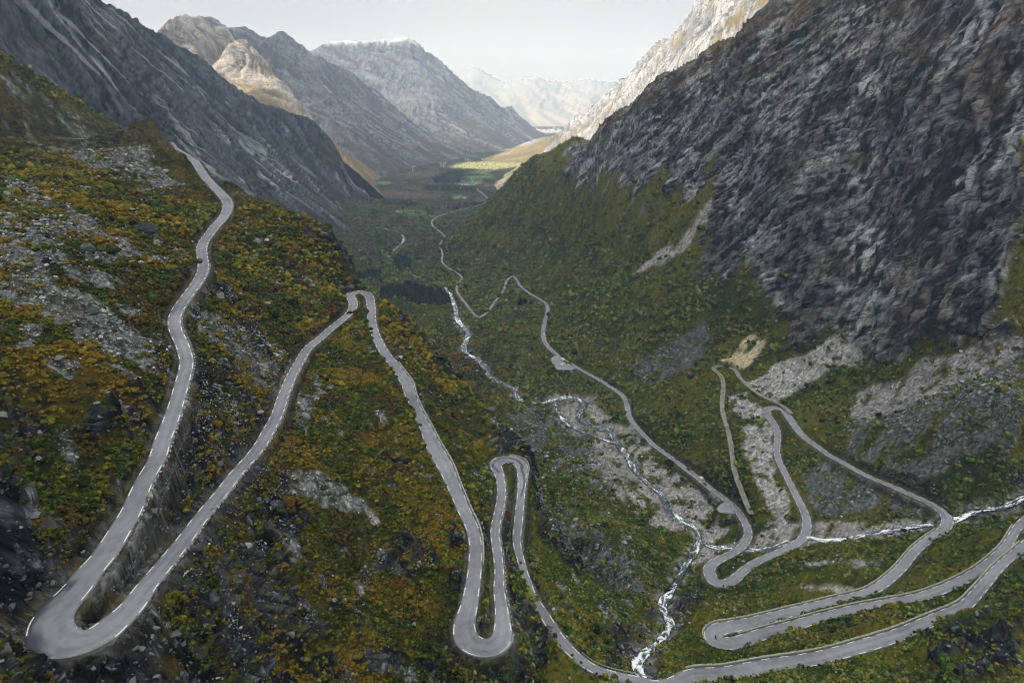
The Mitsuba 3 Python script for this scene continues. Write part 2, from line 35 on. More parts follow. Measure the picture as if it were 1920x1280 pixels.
SLOPES = [[-95.7,115.5,-112.0],[-97.5,111.3,-107.4],[-93.4,119.9,-115.7],[-99.3,109.8,-101.1],[-6.7,387.9,-197.5],[-17.4,407.6,-197.9],[-28.6,423.0,-195.5],[-40.2,436.1,-189.5],[0.6,368.0,-193.4],[-20.0,431.5,-197.4],[-30.3,393.8,-194.9],[-9.5,365.9,-193.3],[-52.5,452.0,-182.1],[-75.8,463.8,-162.4],[-641.1,936.6,54.1],[-596.0,852.3,-2.5],[-590.4,898.4,-8.8],[-574.0,920.8,-20.5],[-557.7,936.5,-27.4],[-530.7,946.4,-37.7],[-495.5,942.7,-46.9],[-409.0,568.1,-49.9],[-332.9,546.6,-52.1],[-419.4,739.3,-54.3],[-458.8,715.6,-49.9],[-358.1,704.2,-55.8],[-489.6,707.0,-46.8],[-421.0,795.5,-55.5],[-446.0,816.1,-51.1],[-489.9,813.9,-49.2],[-530.5,794.1,-45.7],[-321.4,621.8,-52.4],[-349.9,719.4,-58.0],[-255.0,346.2,-53.7],[-162.4,209.4,-66.1],[-131.9,160.9,-79.6],[-103.6,119.3,-82.9],[-93.3,99.0,-98.7],[-232.1,362.0,-50.6],[-178.6,271.5,-59.0],[-129.5,192.5,-77.6],[-116.4,157.7,-93.4],[-73.7,166.4,-153.3],[-45.1,176.3,-177.6],[-76.4,138.3,-140.2],[-86.0,122.9,-124.5],[-65.0,204.9,-164.9],[-16.2,182.3,-184.8],[7.8,197.8,-200.5],[24.3,317.1,-215.4],[31.6,298.3,-226.8],[39.9,284.2,-232.0],[47.8,263.7,-233.5],[51.5,246.7,-234.7],[54.0,426.6,-296.6],[46.4,528.0,-312.7],[27.5,639.4,-334.8],[67.6,386.1,-293.5],[78.9,343.0,-283.9],[-6.2,740.0,-338.6],[-59.5,898.0,-353.9],[-210.0,1313.3,-370.9],[-328.8,1606.7,-375.1],[-398.7,2143.2,-398.5],[-485.1,2432.1,-377.2],[-517.6,2086.8,-388.0],[122.4,1093.2,-308.7],[180.9,942.8,-266.3],[234.8,863.6,-243.9],[276.4,777.3,-245.6],[299.1,704.1,-246.6],[329.9,671.3,-240.9],[359.7,640.9,-245.8],[374.0,597.6,-224.9],[394.3,566.3,-203.2],[418.9,535.6,-183.0],[309.8,490.3,-242.7],[355.0,433.1,-214.4],[369.8,497.6,-209.5],[432.9,587.8,-91.2],[450.6,642.8,-6.3],[469.7,702.4,85.8],[509.1,813.9,243.1],[383.9,735.9,-114.1],[411.4,828.5,-8.1],[440.9,930.9,113.7],[416.9,671.1,-78.8],[456.8,781.3,45.1],[401.3,621.7,-145.1],[341.7,723.4,-168.9],[320.5,803.4,-124.6],[355.0,934.9,-9.2],[275.9,932.0,-187.9],[295.4,1038.8,-83.8],[325.2,1186.2,28.9],[252.6,1152.6,-126.8],[270.6,1271.5,-30.1],[180.1,1408.5,-134.2],[206.3,1465.6,-76.0],[99.2,1617.0,-250.8],[151.6,1411.9,-219.0],[210.3,1130.6,-210.2],[49.8,1599.2,-322.4],[168.7,334.9,-269.5],[205.7,348.9,-265.2],[116.1,243.8,-233.5],[156.0,214.2,-215.8],[201.8,221.9,-191.3],[165.0,174.3,-176.7],[71.3,252.1,-244.5],[94.9,303.5,-261.7],[88.6,270.9,-249.5],[105.5,406.5,-318.1],[-655.2,908.4,73.2],[-674.8,935.6,49.7],[-701.0,972.0,18.4],[-740.4,1026.5,-28.7],[-786.2,1090.0,-83.6],[-641.1,936.6,54.1],[-660.3,964.7,40.5],[-685.9,1002.2,22.3],[-724.4,1058.4,-4.9],[-769.3,1123.9,-36.7],[-629.0,962.7,36.4],[-647.9,991.6,22.6],[-673.1,1030.1,4.2],[-710.8,1087.9,-23.4],[-754.9,1155.2,-55.6],[-612.6,985.0,17.3],[-631.0,1014.6,3.4],[-655.5,1054.0,-15.1],[-692.3,1113.1,-43.0],[-735.2,1182.0,-75.5],[-587.2,994.6,-4.9],[-604.9,1024.4,-18.8],[-628.3,1064.2,-37.3],[-663.6,1123.9,-65.0],[-704.7,1193.5,-97.3],[-553.4,991.0,-27.6],[-570.0,1020.7,-41.2],[-592.1,1060.3,-59.4],[-625.3,1119.8,-86.6],[-664.1,1189.1,-118.4],[-495.8,970.7,-47.6],[-510.6,999.8,-64.0],[-530.5,1038.7,-85.8],[-560.2,1096.9,-118.5],[-594.9,1164.9,-156.6],[-417.0,897.9,-54.3],[-429.5,924.8,-78.0],[-446.2,960.7,-109.7],[-471.2,1014.6,-157.2],[-500.4,1077.5,-212.7],[-330.6,761.3,-63.1],[-340.6,784.1,-85.5],[-353.8,814.6,-115.3],[-373.6,860.3,-160.2],[-396.8,913.6,-212.5],[-239.8,609.5,-69.3],[-247.0,627.8,-88.9],[-256.6,652.2,-115.1],[-271.0,688.8,-154.4],[-287.8,731.4,-200.3],[-203.9,580.2,-82.5],[-210.0,597.6,-100.9],[-218.2,620.8,-125.5],[-230.4,655.6,-162.4],[-244.7,696.3,-205.5],[-173.9,563.8,-96.1],[-179.1,580.7,-113.8],[-186.1,603.3,-137.4],[-196.5,637.1,-172.8],[-208.7,676.5,-214.1],[-150.8,554.9,-106.6],[-155.4,571.5,-125.6],[-161.4,593.7,-150.9],[-170.4,627.0,-188.9],[-181.0,665.8,-233.1],[-133.4,545.9,-118.7],[-137.4,562.3,-137.3],[-142.7,584.2,-162.0],[-150.7,616.9,-199.1],[-160.1,655.1,-242.3],[-123.6,533.9,-136.7],[-127.3,549.9,-154.8],[-132.3,571.2,-178.9],[-139.7,603.3,-215.1],[-148.3,640.7,-257.3],[-98.3,510.6,-149.3],[-101.3,525.9,-164.9],[-105.2,546.4,-185.7],[-111.1,577.0,-216.9],[-118.0,612.7,-253.3],[-68.6,495.3,-169.2],[-70.7,510.1,-184.2],[-73.4,529.9,-204.2],[-77.5,559.7,-234.2],[-82.3,594.3,-269.2],[-47.3,475.7,-187.4],[-48.7,489.9,-201.8],[-50.6,509.0,-220.9],[-53.4,537.5,-249.6],[-56.7,570.8,-283.0],[-30.5,454.0,-199.4],[-31.4,467.6,-213.0],[-32.6,485.8,-231.2],[-34.5,513.0,-258.5],[-36.6,544.8,-290.4],[-10.9,424.9,-206.3],[-11.2,437.6,-220.3],[-11.6,454.6,-239.0],[-12.3,480.1,-267.0],[-13.0,509.8,-299.8],[5.0,385.0,-202.3],[5.1,396.5,-216.1],[5.3,411.9,-234.6],[5.6,435.0,-262.3],[6.0,462.0,-294.7],[10.8,354.8,-199.6],[11.1,365.5,-213.4],[11.6,379.7,-231.9],[12.2,401.0,-259.6],[13.0,425.8,-291.9],[12.9,337.8,-210.3],[13.3,347.9,-222.4],[13.8,361.4,-238.7],[14.5,381.7,-263.0],[15.4,405.3,-291.4],[133.4,1985.5,-148.6],[137.4,2045.1,-184.4],[142.8,2124.5,-232.2],[150.8,2243.6,-303.8],[160.1,2382.6,-387.4],[165.9,1792.3,-90.4],[170.9,1846.1,-128.2],[177.5,1917.8,-178.6],[187.5,2025.3,-254.2],[199.1,2150.8,-342.4],[223.4,1604.5,-31.3],[230.1,1652.7,-65.3],[239.0,1716.8,-110.7],[252.4,1813.1,-178.7],[268.0,1925.4,-258.1],[296.9,1419.3,35.6],[305.8,1461.9,5.1],[317.7,1518.6,-35.5],[335.5,1603.8,-96.4],[356.3,1703.1,-167.4],[349.5,1293.6,84.9],[360.0,1332.4,56.8],[374.0,1384.2,19.2],[394.9,1461.8,-37.0],[419.4,1552.3,-102.7],[390.8,1208.4,116.9],[402.5,1244.6,90.2],[418.1,1293.0,54.7],[441.6,1365.5,1.3],[468.9,1450.1,-60.9],[426.0,1153.9,140.9],[438.8,1188.5,115.1],[455.8,1234.7,80.7],[481.4,1303.9,29.0],[511.2,1384.7,-31.3],[485.2,1108.5,190.2],[499.8,1141.7,168.4],[519.2,1186.0,139.4],[548.3,1252.6,95.8],[582.2,1330.1,45.0],[63.1,2089.0,-222.0],[65.0,2151.7,-253.4],[67.5,2235.3,-295.2],[71.3,2360.6,-357.9],[75.7,2506.9,-398.0],[0.0,2170.0,-282.4],[0.0,2235.1,-314.9],[0.0,2321.9,-358.3],[0.0,2452.1,-398.0],[-93.4,2208.0,-359.4],[-96.2,2274.3,-389.2],[-99.9,2362.6,-398.0],[-500.0,1500.0,-385.0],[-400.0,1100.0,-370.0],[-320.0,900.0,-355.0],[-250.0,750.0,-350.0],[-700.0,1800.0,-388.0],[-500.0,2200.0,-395.0],[-900.0,1300.0,-380.0],[-150.0,2500.0,-399.0],[0.0,2700.0,-401.0],[-300.0,3000.0,-402.0],[-100.0,3500.0,-405.0],[200.0,3000.0,-402.0],[100.0,2600.0,-400.0],[400.0,2600.0,-380.0],[700.0,2300.0,-360.0],[1100.0,2000.0,-330.0],[1500.0,1800.0,-300.0],[0.0,4500.0,-408.0],[-600.0,4500.0,-408.0],[800.0,4500.0,-408.0],[0.0,6500.0,-415.0],[-1500.0,6500.0,-415.0],[1500.0,6500.0,-415.0],[0.0,9000.0,-425.0],[2000.0,9000.0,-425.0],[-2000.0,9000.0,-425.0],[0.0,14000.0,-440.0],[4000.0,12000.0,-440.0],[-4000.0,12000.0,-440.0],[-6000.0,9000.0,-425.0],[6000.0,9000.0,-425.0],[-3000.0,3500.0,-400.0],[3000.0,3500.0,-380.0],[-1500.0,2300.0,-390.0],[0.0,60.0,-85.0],[-60.0,50.0,-70.0],[60.0,50.0,-90.0],[120.0,110.0,-175.0],[0.0,120.0,-140.0],[200.0,150.0,-185.0],[-90.0,70.0,-80.0],[330.0,250.0,-190.0],[420.0,330.0,-215.0],[500.0,420.0,-230.0],[600.0,470.0,-200.0],[800.0,650.0,100.0],[900.0,760.0,300.0],[-300.0,220.0,-30.0],[-420.0,380.0,0.0],[-560.0,520.0,20.0],[-700.0,640.0,40.0]]
B_CREST = [[-1079.0,1684.0,399.0],[-1114.0,1897.0,337.0],[-1123.0,2121.0,260.0],[-1120.0,2235.0,233.0],[-1111.0,2351.0,205.0],[-1026.0,2476.0,127.0],[-907.0,2596.0,1.0],[-833.0,2652.0,-31.0],[-758.0,2716.0,-68.0],[-705.0,2741.0,-127.0],[-652.0,2764.0,-233.0],[-599.0,2786.0,-327.0]]
B_FEET = [[-424.0,1597.0,-402.0],[-457.0,1805.0,-402.0],[-492.0,2028.0,-402.0],[-510.0,2142.0,-402.0],[-529.0,2259.0,-402.0],[-551.0,2397.0,-402.0],[-573.0,2535.0,-402.0],[-583.0,2602.0,-402.0],[-595.0,2678.0,-402.0],[-600.0,2710.0,-402.0],[-605.0,2741.0,-402.0],[-610.0,2771.0,-402.0]]
C_CREST = [[-1804.0,3401.0,83.0],[-1655.0,3532.0,305.0],[-1575.0,3623.0,378.0],[-1506.0,3706.0,389.0],[-1401.0,3693.0,362.0],[-1268.0,3582.0,277.0],[-1124.0,3420.0,179.0],[-993.0,3273.0,69.0],[-889.0,3157.0,-42.0],[-797.0,3078.0,-149.0],[-685.0,3044.0,-268.0]]
C_FEET = [[-700.0,3677.0,-408.0],[-700.0,3770.0,-408.0],[-700.0,3841.0,-408.0],[-700.0,3907.0,-408.0],[-700.0,3868.0,-408.0],[-700.0,3724.0,-408.0],[-700.0,3526.0,-408.0],[-700.0,3346.0,-408.0],[-700.0,3204.0,-408.0],[-700.0,3150.0,-408.0],[-700.0,3150.0,-408.0]]
C_FACE = [[-1570.0,3515.0,261.0],[-1448.0,3513.0,237.0],[-1335.0,3472.0,212.0],[-1200.0,3341.0,126.0],[-1362.0,3386.0,128.0],[-1480.0,3391.0,162.0],[-1060.0,3178.0,34.0],[-1186.0,3208.0,35.0],[-947.0,3088.0,-30.0],[-1075.0,3067.0,-30.0],[-960.0,2969.0,-81.0],[-1469.0,3232.0,79.0]]
C2_CREST = [[-1800.0,4557.0,397.0],[-1673.0,4659.0,433.0],[-1605.0,4735.0,397.0],[-1563.0,4749.0,367.0],[-1513.0,4871.0,418.0],[-1421.0,5002.0,348.0],[-1344.0,5230.0,281.0],[-1252.0,5458.0,228.0],[-1092.0,5594.0,106.0],[-834.0,5689.0,-115.0],[-600.0,5769.0,-341.0]]
C2_FEET = [[-690.0,4150.0,-413.0],[-690.0,4150.0,-413.0],[-690.0,4150.0,-413.0],[-690.0,4150.0,-413.0],[-683.0,4125.0,-413.0],[-650.0,4300.0,-413.0],[-610.0,4480.0,-413.0],[-560.0,4663.0,-413.0],[-460.0,4960.0,-413.0],[-353.0,5250.0,-413.0],[-250.0,5600.0,-413.0]]
D_CREST = [[-2194.0,6962.0,310.0],[-2032.0,7116.0,387.0],[-1859.0,7266.0,486.0],[-1631.0,7423.0,555.0],[-1396.0,7572.0,546.0],[-1159.0,7612.0,574.0],[-1053.0,7628.0,595.0],[-883.0,7750.0,473.0],[-732.0,7866.0,366.0],[-518.0,7983.0,195.0],[-241.0,8296.0,22.0],[0.0,8700.0,-85.0],[165.0,8998.0,-245.0],[295.0,9295.0,-383.0]]
D_FEET = [[-500.0,5600.0,-422.0],[-450.0,5650.0,-422.0],[-300.0,5800.0,-422.0],[-200.0,5900.0,-422.0],[-133.0,5946.0,-422.0],[0.0,6500.0,-422.0],[80.0,6800.0,-422.0],[131.0,7082.0,-422.0],[200.0,7400.0,-422.0],[292.0,7878.0,-422.0],[330.0,8300.0,-422.0],[370.0,8700.0,-422.0],[400.0,9000.0,-422.0],[430.0,9300.0,-422.0]]
D_RIB = [[-912.0,7293.0,373.0],[-778.0,6957.0,170.0],[-670.0,6666.0,-28.0],[-1359.0,7325.0,399.0],[-1637.0,7165.0,390.0],[-1403.0,6960.0,217.0],[-1133.0,7161.0,247.0],[-1506.0,6734.0,164.0]]
E_CREST = [[-2262.0,17353.0,247.0],[-1469.0,16936.0,321.0],[-1099.0,16964.0,528.0],[-913.0,16975.0,687.0],[-671.0,16987.0,597.0],[-298.0,16497.0,402.0],[0.0,16000.0,368.0],[461.0,15993.0,422.0],[1037.0,15966.0,357.0],[1664.0,15913.0,409.0],[2175.0,15851.0,333.0],[2815.0,16258.0,396.0],[3498.0,16125.0,284.0]]
E_FEET = [[-1809.0,12500.0,-445.0],[-1175.0,12500.0,-445.0],[-879.0,12500.0,-445.0],[-731.0,12500.0,-445.0],[-537.0,12500.0,-445.0],[-238.0,12500.0,-445.0],[0.0,12500.0,-445.0],[369.0,12500.0,-445.0],[830.0,12500.0,-445.0],[1331.0,12500.0,-445.0],[1740.0,12500.0,-445.0],[2252.0,12500.0,-445.0],[2799.0,12500.0,-445.0]]
F_CREST = [[716.0,2395.0,454.0],[656.0,2568.0,378.0],[640.0,2623.0,320.0],[629.0,2708.0,258.0],[610.0,2784.0,233.0],[575.0,2893.0,209.0],[526.0,3004.0,150.0],[479.0,3164.0,77.0],[434.0,3322.0,13.0],[394.0,3427.0,-10.0],[351.0,3683.0,-74.0],[319.0,4088.0,-154.0],[344.0,4788.0,-238.0]]
F_FEET = [[300.0,2400.0,-412.0],[150.0,2500.0,-412.0],[50.0,2700.0,-412.0],[0.0,2900.0,-412.0],[-30.0,3050.0,-412.0],[-60.0,3200.0,-412.0],[-80.0,3350.0,-412.0],[-100.0,3500.0,-412.0],[-100.0,3650.0,-412.0],[-80.0,3760.0,-412.0],[-60.0,3850.0,-412.0],[0.0,4300.0,-412.0],[120.0,4800.0,-412.0]]
R_CREST = [[133.0,1986.0,-149.0],[166.0,1792.0,-90.0],[223.0,1605.0,-31.0],[297.0,1419.0,36.0],[349.0,1294.0,85.0],[391.0,1208.0,117.0],[426.0,1154.0,141.0],[485.0,1108.0,190.0]]
LOTS = [[[[54.3,915.3],[63.3,927.2],[73.8,913.2],[89.8,882.3],[81.0,872.4],[61.5,873.4]],-346.11494454317574],[[[176.9,506.9],[172.3,500.8],[173.1,496.5],[184.1,494.9],[187.9,494.1],[182.7,511.0]],-323.86724590771416]]
SPOTS = {"cars":[[163.4,571.8,-327.8],[165.6,565.4,-327.8],[168.6,551.4,-326.9],[172.9,542.3,-325.8],[48.3,1031.8,-351.1]],"lot":[[59.2,913.9,-348.0],[70.1,908.7,-348.0],[72.3,892.4,-346.1],[67.5,887.1,-348.0],[77.4,888.3,-346.1]],"bike":[[180.1,503.7,-323.9],[99.2,276.1,-253.0]],"boards":[[5.9,347.3,-190.2],[7.9,345.4,-190.5],[-9.9,347.3,-189.6]],"isle":[[70.8,918.2,-348.0],[80.4,892.4,-346.1],[75.4,898.5,-346.1]],"sign":[[115.9,828.3,-342.7]]}
FARMS = [[-254.5,3539.2,-405.0],[-227.7,3539.2,-405.0],[-196.1,3550.7,-405.0],[-207.7,3471.5,-405.0],[-203.9,3042.3,-405.0],[-414.3,2506.1,-405.0],[-251.5,3385.0,-405.0],[-182.9,3609.4,-405.0],[-254.4,3657.7,-405.0]]
PYLONS = [[-448.5,4491.0,-408.0],[-426.6,4491.0,-408.0],[-304.7,4781.9,-410.0],[-284.9,4781.9,-410.0],[-740.4,3864.2,-405.0],[-693.8,3864.2,-405.0],[-587.2,4218.8,-408.0]]
RI = {"stone1":[18,36],"stone2":[51,70],"stone4":[111,123],"stone5":[131,136],"stone0":[7,15],"keep1":[18,39],"keep0":[42,47],"keep2":[47,58],"keep4":[111,120],"keep5":[131,136],"wall3":[84,100],"wallh":[127,131],"wallb":[153,170],"wallu":[176,193],"wallv":[194,212],"wallx":[214,218],"rail":[146,151],"centre":[265,261],"wall1":[44,47],"wall2":[107,110],"wally":[243,249],"wallz":[252,257]}
BUSHES = [[[153.1,589.4],5.5,9,[0.028,0.045,0.02],"dark round thicket between river gravel and the lower road"],[[157.6,561.8],3.4,4.5,[0.03,0.05,0.02],"small dark bush on the gravel bank below the parked queue"],[[172.7,523.0],4.2,5,[0.03,0.055,0.02],"upright green bush on the gravel left of the lay-by"],[[178.8,489.3],4.0,6,[0.035,0.055,0.02],"green bush inside the bend below the lay-by"],[[161.7,488.2],3.2,4.5,[0.04,0.055,0.02],"olive bush between the river and the bend below the lay-by"],[[140.8,636.6],5,6,[0.045,0.075,0.025],"bright green tree leaning over the lower road"],[[238.6,717.0],3.0,6,[0.05,0.07,0.02],"green bush inside the bend of the gravel track"],[[-68.3,219.9],3.2,3,[0.14,0.1,0.015],"lone yellow birch on the slope below the second leg"],[[-42.2,211.3],3.4,4.2,[0.17,0.075,0.012],"bright orange bush on the slope left of bottom centre"],[[-0.5,286.9],3.0,4,[0.17,0.08,0.015],"orange bush between the two narrow legs"],[[-80.3,215.8],3.4,4.5,[0.16,0.085,0.015],"orange thicket at the lower end of the middle scree"],[[-107.9,168.3],3.4,3.5,[0.045,0.07,0.03],"pale green bush left of the first leg above the dark rocks"]]
BOULDERS = [[[-183.5,346.4],[13,10,8],[0.05,0.055,0.05],"huge dark boulder high on the left scree beside the road"],[[-172.4,486.9],[5,2.5,2.5],[0.36,0.37,0.4],"long pale slab on the brow right of the first leg"],[[-173.7,466.8],[6,5,4],[0.22,0.21,0.18],"blunt beige boulder left of the pale slab on the brow"],[[-173.6,333.1],[6,5,4],[0.24,0.22,0.18],"beige boulder in the scree left of the upper bend"],[[-176.6,284.3],[9,7,5],[0.08,0.09,0.09],"slate-grey boulder in the upper left scree"],[[-147.9,232.5],[7,5,4],[0.06,0.065,0.065],"dark flat boulder in the middle of the left scree"],[[-299.5,612.7],[7,5,4],[0.25,0.25,0.24],"pale boulder alone above the road on the upper slope"],[[-98.7,163.7],[3,2.6,2.4],[0.26,0.25,0.24],"pale boulder beside the first leg near the hairpin"],[[115.7,400.7],[8,7,6],[0.06,0.062,0.06],"large dark boulder at the river bend before the gorge"],[[95.7,384.5],[9,7,6],[0.075,0.078,0.075],"rounded grey boulder on the left bank above the gorge"],[[148.8,213.3],[3,2.5,2.2],[0.3,0.3,0.3],"light boulder at the bottom edge right of the wide road"],[[166.6,418.5],[2.6,1.6,2.2],[0.62,0.61,0.58],"white boulder on the grass strip inside the lower loop"],[[156.8,410.1],[1.6,1.3,1.3],[0.58,0.57,0.54],"smaller white boulder nearer the lower loop"],[[-91.3,183.2],[2.5,2,2],[0.3,0.3,0.29],"angular pale boulder beside the second leg"]]
COVER = [["cliff",1,[[118,1758],[130,1694],[171,1415],[203,1276],[234,1216],[253,1177],[267,1068],[285,999],[288,962],[274,957],[254,954],[265,861],[284,820],[291,785],[296,751],[304,724],[305,697],[323,681],[330,672],[356,661],[361,644],[375,601],[384,586],[418,539],[469,704],[410,1108],[341,1261],[286,1366],[220,1575],[163,1758]]],["scree",0.8,[[-306,424],[-279,410],[-211,344],[-187,341],[-177,361],[-166,344],[-161,311],[-167,301],[-163,271],[-152,254],[-148,264],[-139,249],[-128,240],[-117,222],[-115,204],[-124,202],[-135,203],[-153,218],[-171,223]]],["scree",0.7,[[-519,813],[-461,816],[-303,611],[-268,575],[-275,549],[-338,577],[-405,624]]],["scree",0.6,[[-618,897],[-602,924],[-564,951],[-453,840],[-433,829],[-473,840],[-582,926],[-605,872]]],["scree",0.9,[[-142,295],[-138,318],[-130,332],[-118,346],[-110,322],[-106,297],[-109,282],[-117,275],[-128,279],[-135,279]]],["scree",0.6,[[-112,226],[-113,246],[-105,243],[-99,218],[-101,205],[-106,211]]],["scree",0.8,[[-89,232],[-78,247],[-61,246],[-55,238],[-63,233],[-73,228],[-83,223],[-89,220]]],["scree",0.7,[[-94,202],[-90,225],[-84,225],[-86,208],[-91,197]]],["scree",0.7,[[-88,201],[-79,219],[-72,215],[-76,194],[-83,189]]],["scree",0.9,[[-100,130],[-99,141],[-99,152],[-99,168],[-96,172],[-95,148],[-94,132],[-99,128]]],["scree",0.8,[[-101,300],[-103,336],[-93,313],[-90,278],[-93,265]]],["gravel",0.7,[[-58,239],[-54,238],[-47,225],[-50,223]]],["gravel",0.6,[[-46,222],[-38,227],[-37,225],[-44,220]]],["darkscree",0.8,[[14,313],[41,512],[70,402],[101,403],[77,343],[60,379],[27,296]]],["darkscree",0.62,[[0,718],[33,776],[62,721],[85,658],[103,586],[81,510],[56,536],[21,615],[0,382]]],["gravel",0.78,[[37,808],[68,815],[100,789],[120,703],[136,631],[152,575],[172,532],[185,500],[162,462],[145,461],[124,475],[117,515],[104,555],[88,635],[60,712]]],["gravel",0.6,[[73,647],[92,621],[107,525],[125,479],[118,465],[93,496],[76,582]]],["gravel",0.8,[[135,449],[159,459],[178,457],[171,441],[146,428],[133,424]]],["rubble",0.95,[[235,616],[243,597],[224,520],[219,473],[214,453],[204,462],[207,505],[208,545],[215,592]]],["rubble",0.8,[[223,657],[241,654],[250,627],[238,601],[218,601],[215,623]]],["gravel",0.9,[[187,460],[220,453],[241,446],[283,427],[296,417],[285,405],[255,408],[227,416],[181,431]]],["rubble",1.3,[[249,687],[275,692],[313,682],[335,672],[352,660],[359,645],[325,652],[293,647],[263,636],[249,659]]],["gravel",0.9,[[344,618],[371,590],[391,566],[413,545],[418,536],[402,529],[377,539],[336,538],[306,545],[310,580]]],["darkscree",0.85,[[244,518],[267,512],[282,472],[297,439],[295,422],[276,447],[238,457],[236,483]]],["darkscree",0.6,[[292,551],[344,552],[339,452],[356,436],[356,429],[308,444],[285,480]]],["darkscree",0.8,[[325,600],[362,586],[401,550],[417,534],[354,434],[334,433],[308,444],[286,473],[273,516]]],["darkscree",0.8,[[153,821],[203,827],[244,816],[245,790],[211,748],[170,755]]],["sand",0.85,[[234,732],[261,759],[275,748],[278,724],[267,717],[253,710],[245,722]]],["gravel",1.35,[[282,1000],[290,968],[259,981],[247,973],[202,1004],[172,1036],[195,1034],[241,999]]],["gravel",0.8,[[190,398],[197,357],[231,358],[204,345],[186,360]]],["gravel",0.5,[[165,386],[163,344],[195,326],[180,319],[160,357]]],["rock",0.8,[[-139,173],[-135,181],[-126,180],[-120,191],[-114,181],[-116,172],[-125,171],[-127,160],[-127,154]]],["rock",0.95,[[-113,133],[-115,146],[-109,135],[-107,145],[-106,155],[-101,148],[-103,133],[-99,118],[-99,115],[-94,106],[-92,97]]],["rock",0.7,[[-122,206],[-119,222],[-113,213],[-107,189],[-110,187]]],["rock",0.9,[[-157,522],[-142,531],[-374,1609],[-125,527],[-145,515],[-166,513]]],["rock",0.6,[[-154,424],[-144,478],[-127,426],[-134,387]]],["rock",0.8,[[-106,233],[-107,272],[-99,253],[-96,213],[-98,201],[-101,200]]],["rock",0.55,[[-87,126],[-82,162],[-71,190],[-58,190],[-18,190],[-16,182],[-86,123]]],["rock",0.8,[[-98,112],[-95,116],[-88,123],[-86,121],[-94,106]]],["rock",0.7,[[175,239],[192,232],[238,267],[164,174],[137,201]]],["rock",0.9,[[80,330],[107,380],[133,398],[94,298],[70,259],[59,221],[33,207],[44,254]]],["rock",0.95,[[-19,373],[-10,381],[17,641],[21,569],[9,355],[-3,348],[-11,347]]],["rock",0.7,[[19,548],[35,489],[28,309],[21,292],[12,295]]],["rock",0.7,[[-86,487],[-113,1062],[-65,860],[-41,449],[-65,470]]],["rock",0.75,[[-24,240],[-17,235],[-15,217],[-18,203],[-22,212]]],["rock",0.6,[[-63,224],[-50,232],[-34,232],[-26,220],[-40,216],[-54,218]]]]
FIELDS = [["green",[[-436,2579],[-317,2579],[-293,2471],[-360,2459],[-422,2518]]],["green",[[-300,3600],[-158,3812],[-162,3577],[-262,3530]]],["green",[[-250,4156],[-196,4351],[-117,4317],[-139,4094]]],["green",[[-253,3948],[-107,4064],[-118,3920],[-230,3812]]],["green",[[-403,4799],[-339,4926],[-304,4718],[-376,4640]]],["pale",[[-415,4527],[-295,4926],[-94,5014],[92,4926],[41,4564],[-98,4351],[-266,4420]]],["pale",[[-118,5240],[-21,5654],[130,5825],[240,5544],[193,5146],[0,4883]]],["mint",[[-148,5654],[23,6071],[65,5825],[-80,5338]]],["pale",[[-160,6136],[9,6338],[0,6202],[-134,6008]]],["mint",[[23,6269],[255,6864],[366,6554],[241,5885],[88,5885]]],["brown",[[-634,3087],[-541,3235],[-333,3123],[-320,3001],[-484,2951],[-595,3001]]],["brown",[[-689,3977],[-544,4251],[-425,4219],[-435,3977],[-554,3866]]],["brown",[[-595,2631],[-539,2644],[-522,2518],[-570,2542]]],["brown",[[-148,3553],[-69,3649],[-80,3508],[-130,3441]]],["green",[[-270,3087],[-233,3123],[-196,3035],[-252,3001]]],["brown",[[-170,2968],[-93,3052],[-121,2888]]],["brown",[[-406,2287],[-362,2307],[-360,2238],[-390,2238]]],["brown",[[-518,3419],[-438,3441],[-433,3356],[-496,3356]]],["green",[[-764,3553],[-658,3624],[-581,3553],[-633,3485]]],["brown",[[-367,3463],[-262,3530],[-263,3398],[-346,3377]]]]
WOODS = [["spruce",[[-275,1408],[-211,1476],[-135,1407],[-120,1303],[-188,1301],[-260,1326]]],["spruce",[[-304,1758],[-292,1819],[-264,1772],[-250,1655],[-279,1621]]],["spruce",[[-353,1540],[-301,1554],[-297,1514],[-343,1504]]],["dark",[[-426,3758],[-378,4188],[-288,4252],[-264,3682],[-391,3562]]],["dark",[[-426,3406],[-293,3516],[-168,3406],[-174,3283],[-399,3283]]],["dark",[[-502,2732],[-384,2789],[-359,2677],[-486,2664]]],["dark",[[-252,2746],[-131,2849],[-48,3131],[-24,3205],[-118,2818],[-223,2650]]],["dark",[[-892,3811],[-762,3811],[-728,3562],[-807,3494]]]]

# ---------------------------------------------------------------- helpers: noise, patches of ground
_tables = {}
def _table(seed):
    if seed not in _tables:
        t = np.random.default_rng(seed).random((256, 256))
        k = np.arange(1024) / 4.0
        f = spline_filter(t, order=3, mode='grid-wrap')
        g = np.stack(np.meshgrid(k, k, indexing='ij'))
        t = map_coordinates(f, g.reshape(2, -1), order=3, mode='grid-wrap', prefilter=False).reshape(1024, 1024)
        _tables[seed] = np.pad((t - 0.5) * 2.2, ((0, 1), (0, 1)), mode='wrap').astype(np.float32)
    return _tables[seed]
def noise2(x, y, seed=0):
    """smooth noise of about -1 .. 1"""
    t = _table(seed % 40); s = 7.31 * (seed // 40)
    shape = np.broadcast(x, y).shape
    x, y = ((np.ravel(np.broadcast_to(q, shape)) + s) * 4 % 1024 for q in (x, y))
    i, j = np.minimum(x.astype(np.int32), 1023), np.minimum(y.astype(np.int32), 1023)
    u, v = (x - i).astype(np.float32), (y - j).astype(np.float32); t = t.ravel(); k = i * 1025 + j
    return ((t[k] * (1 - v) + t[k + 1] * v) * (1 - u) + (t[k + 1025] * (1 - v) + t[k + 1026] * v) * u).reshape(shape)
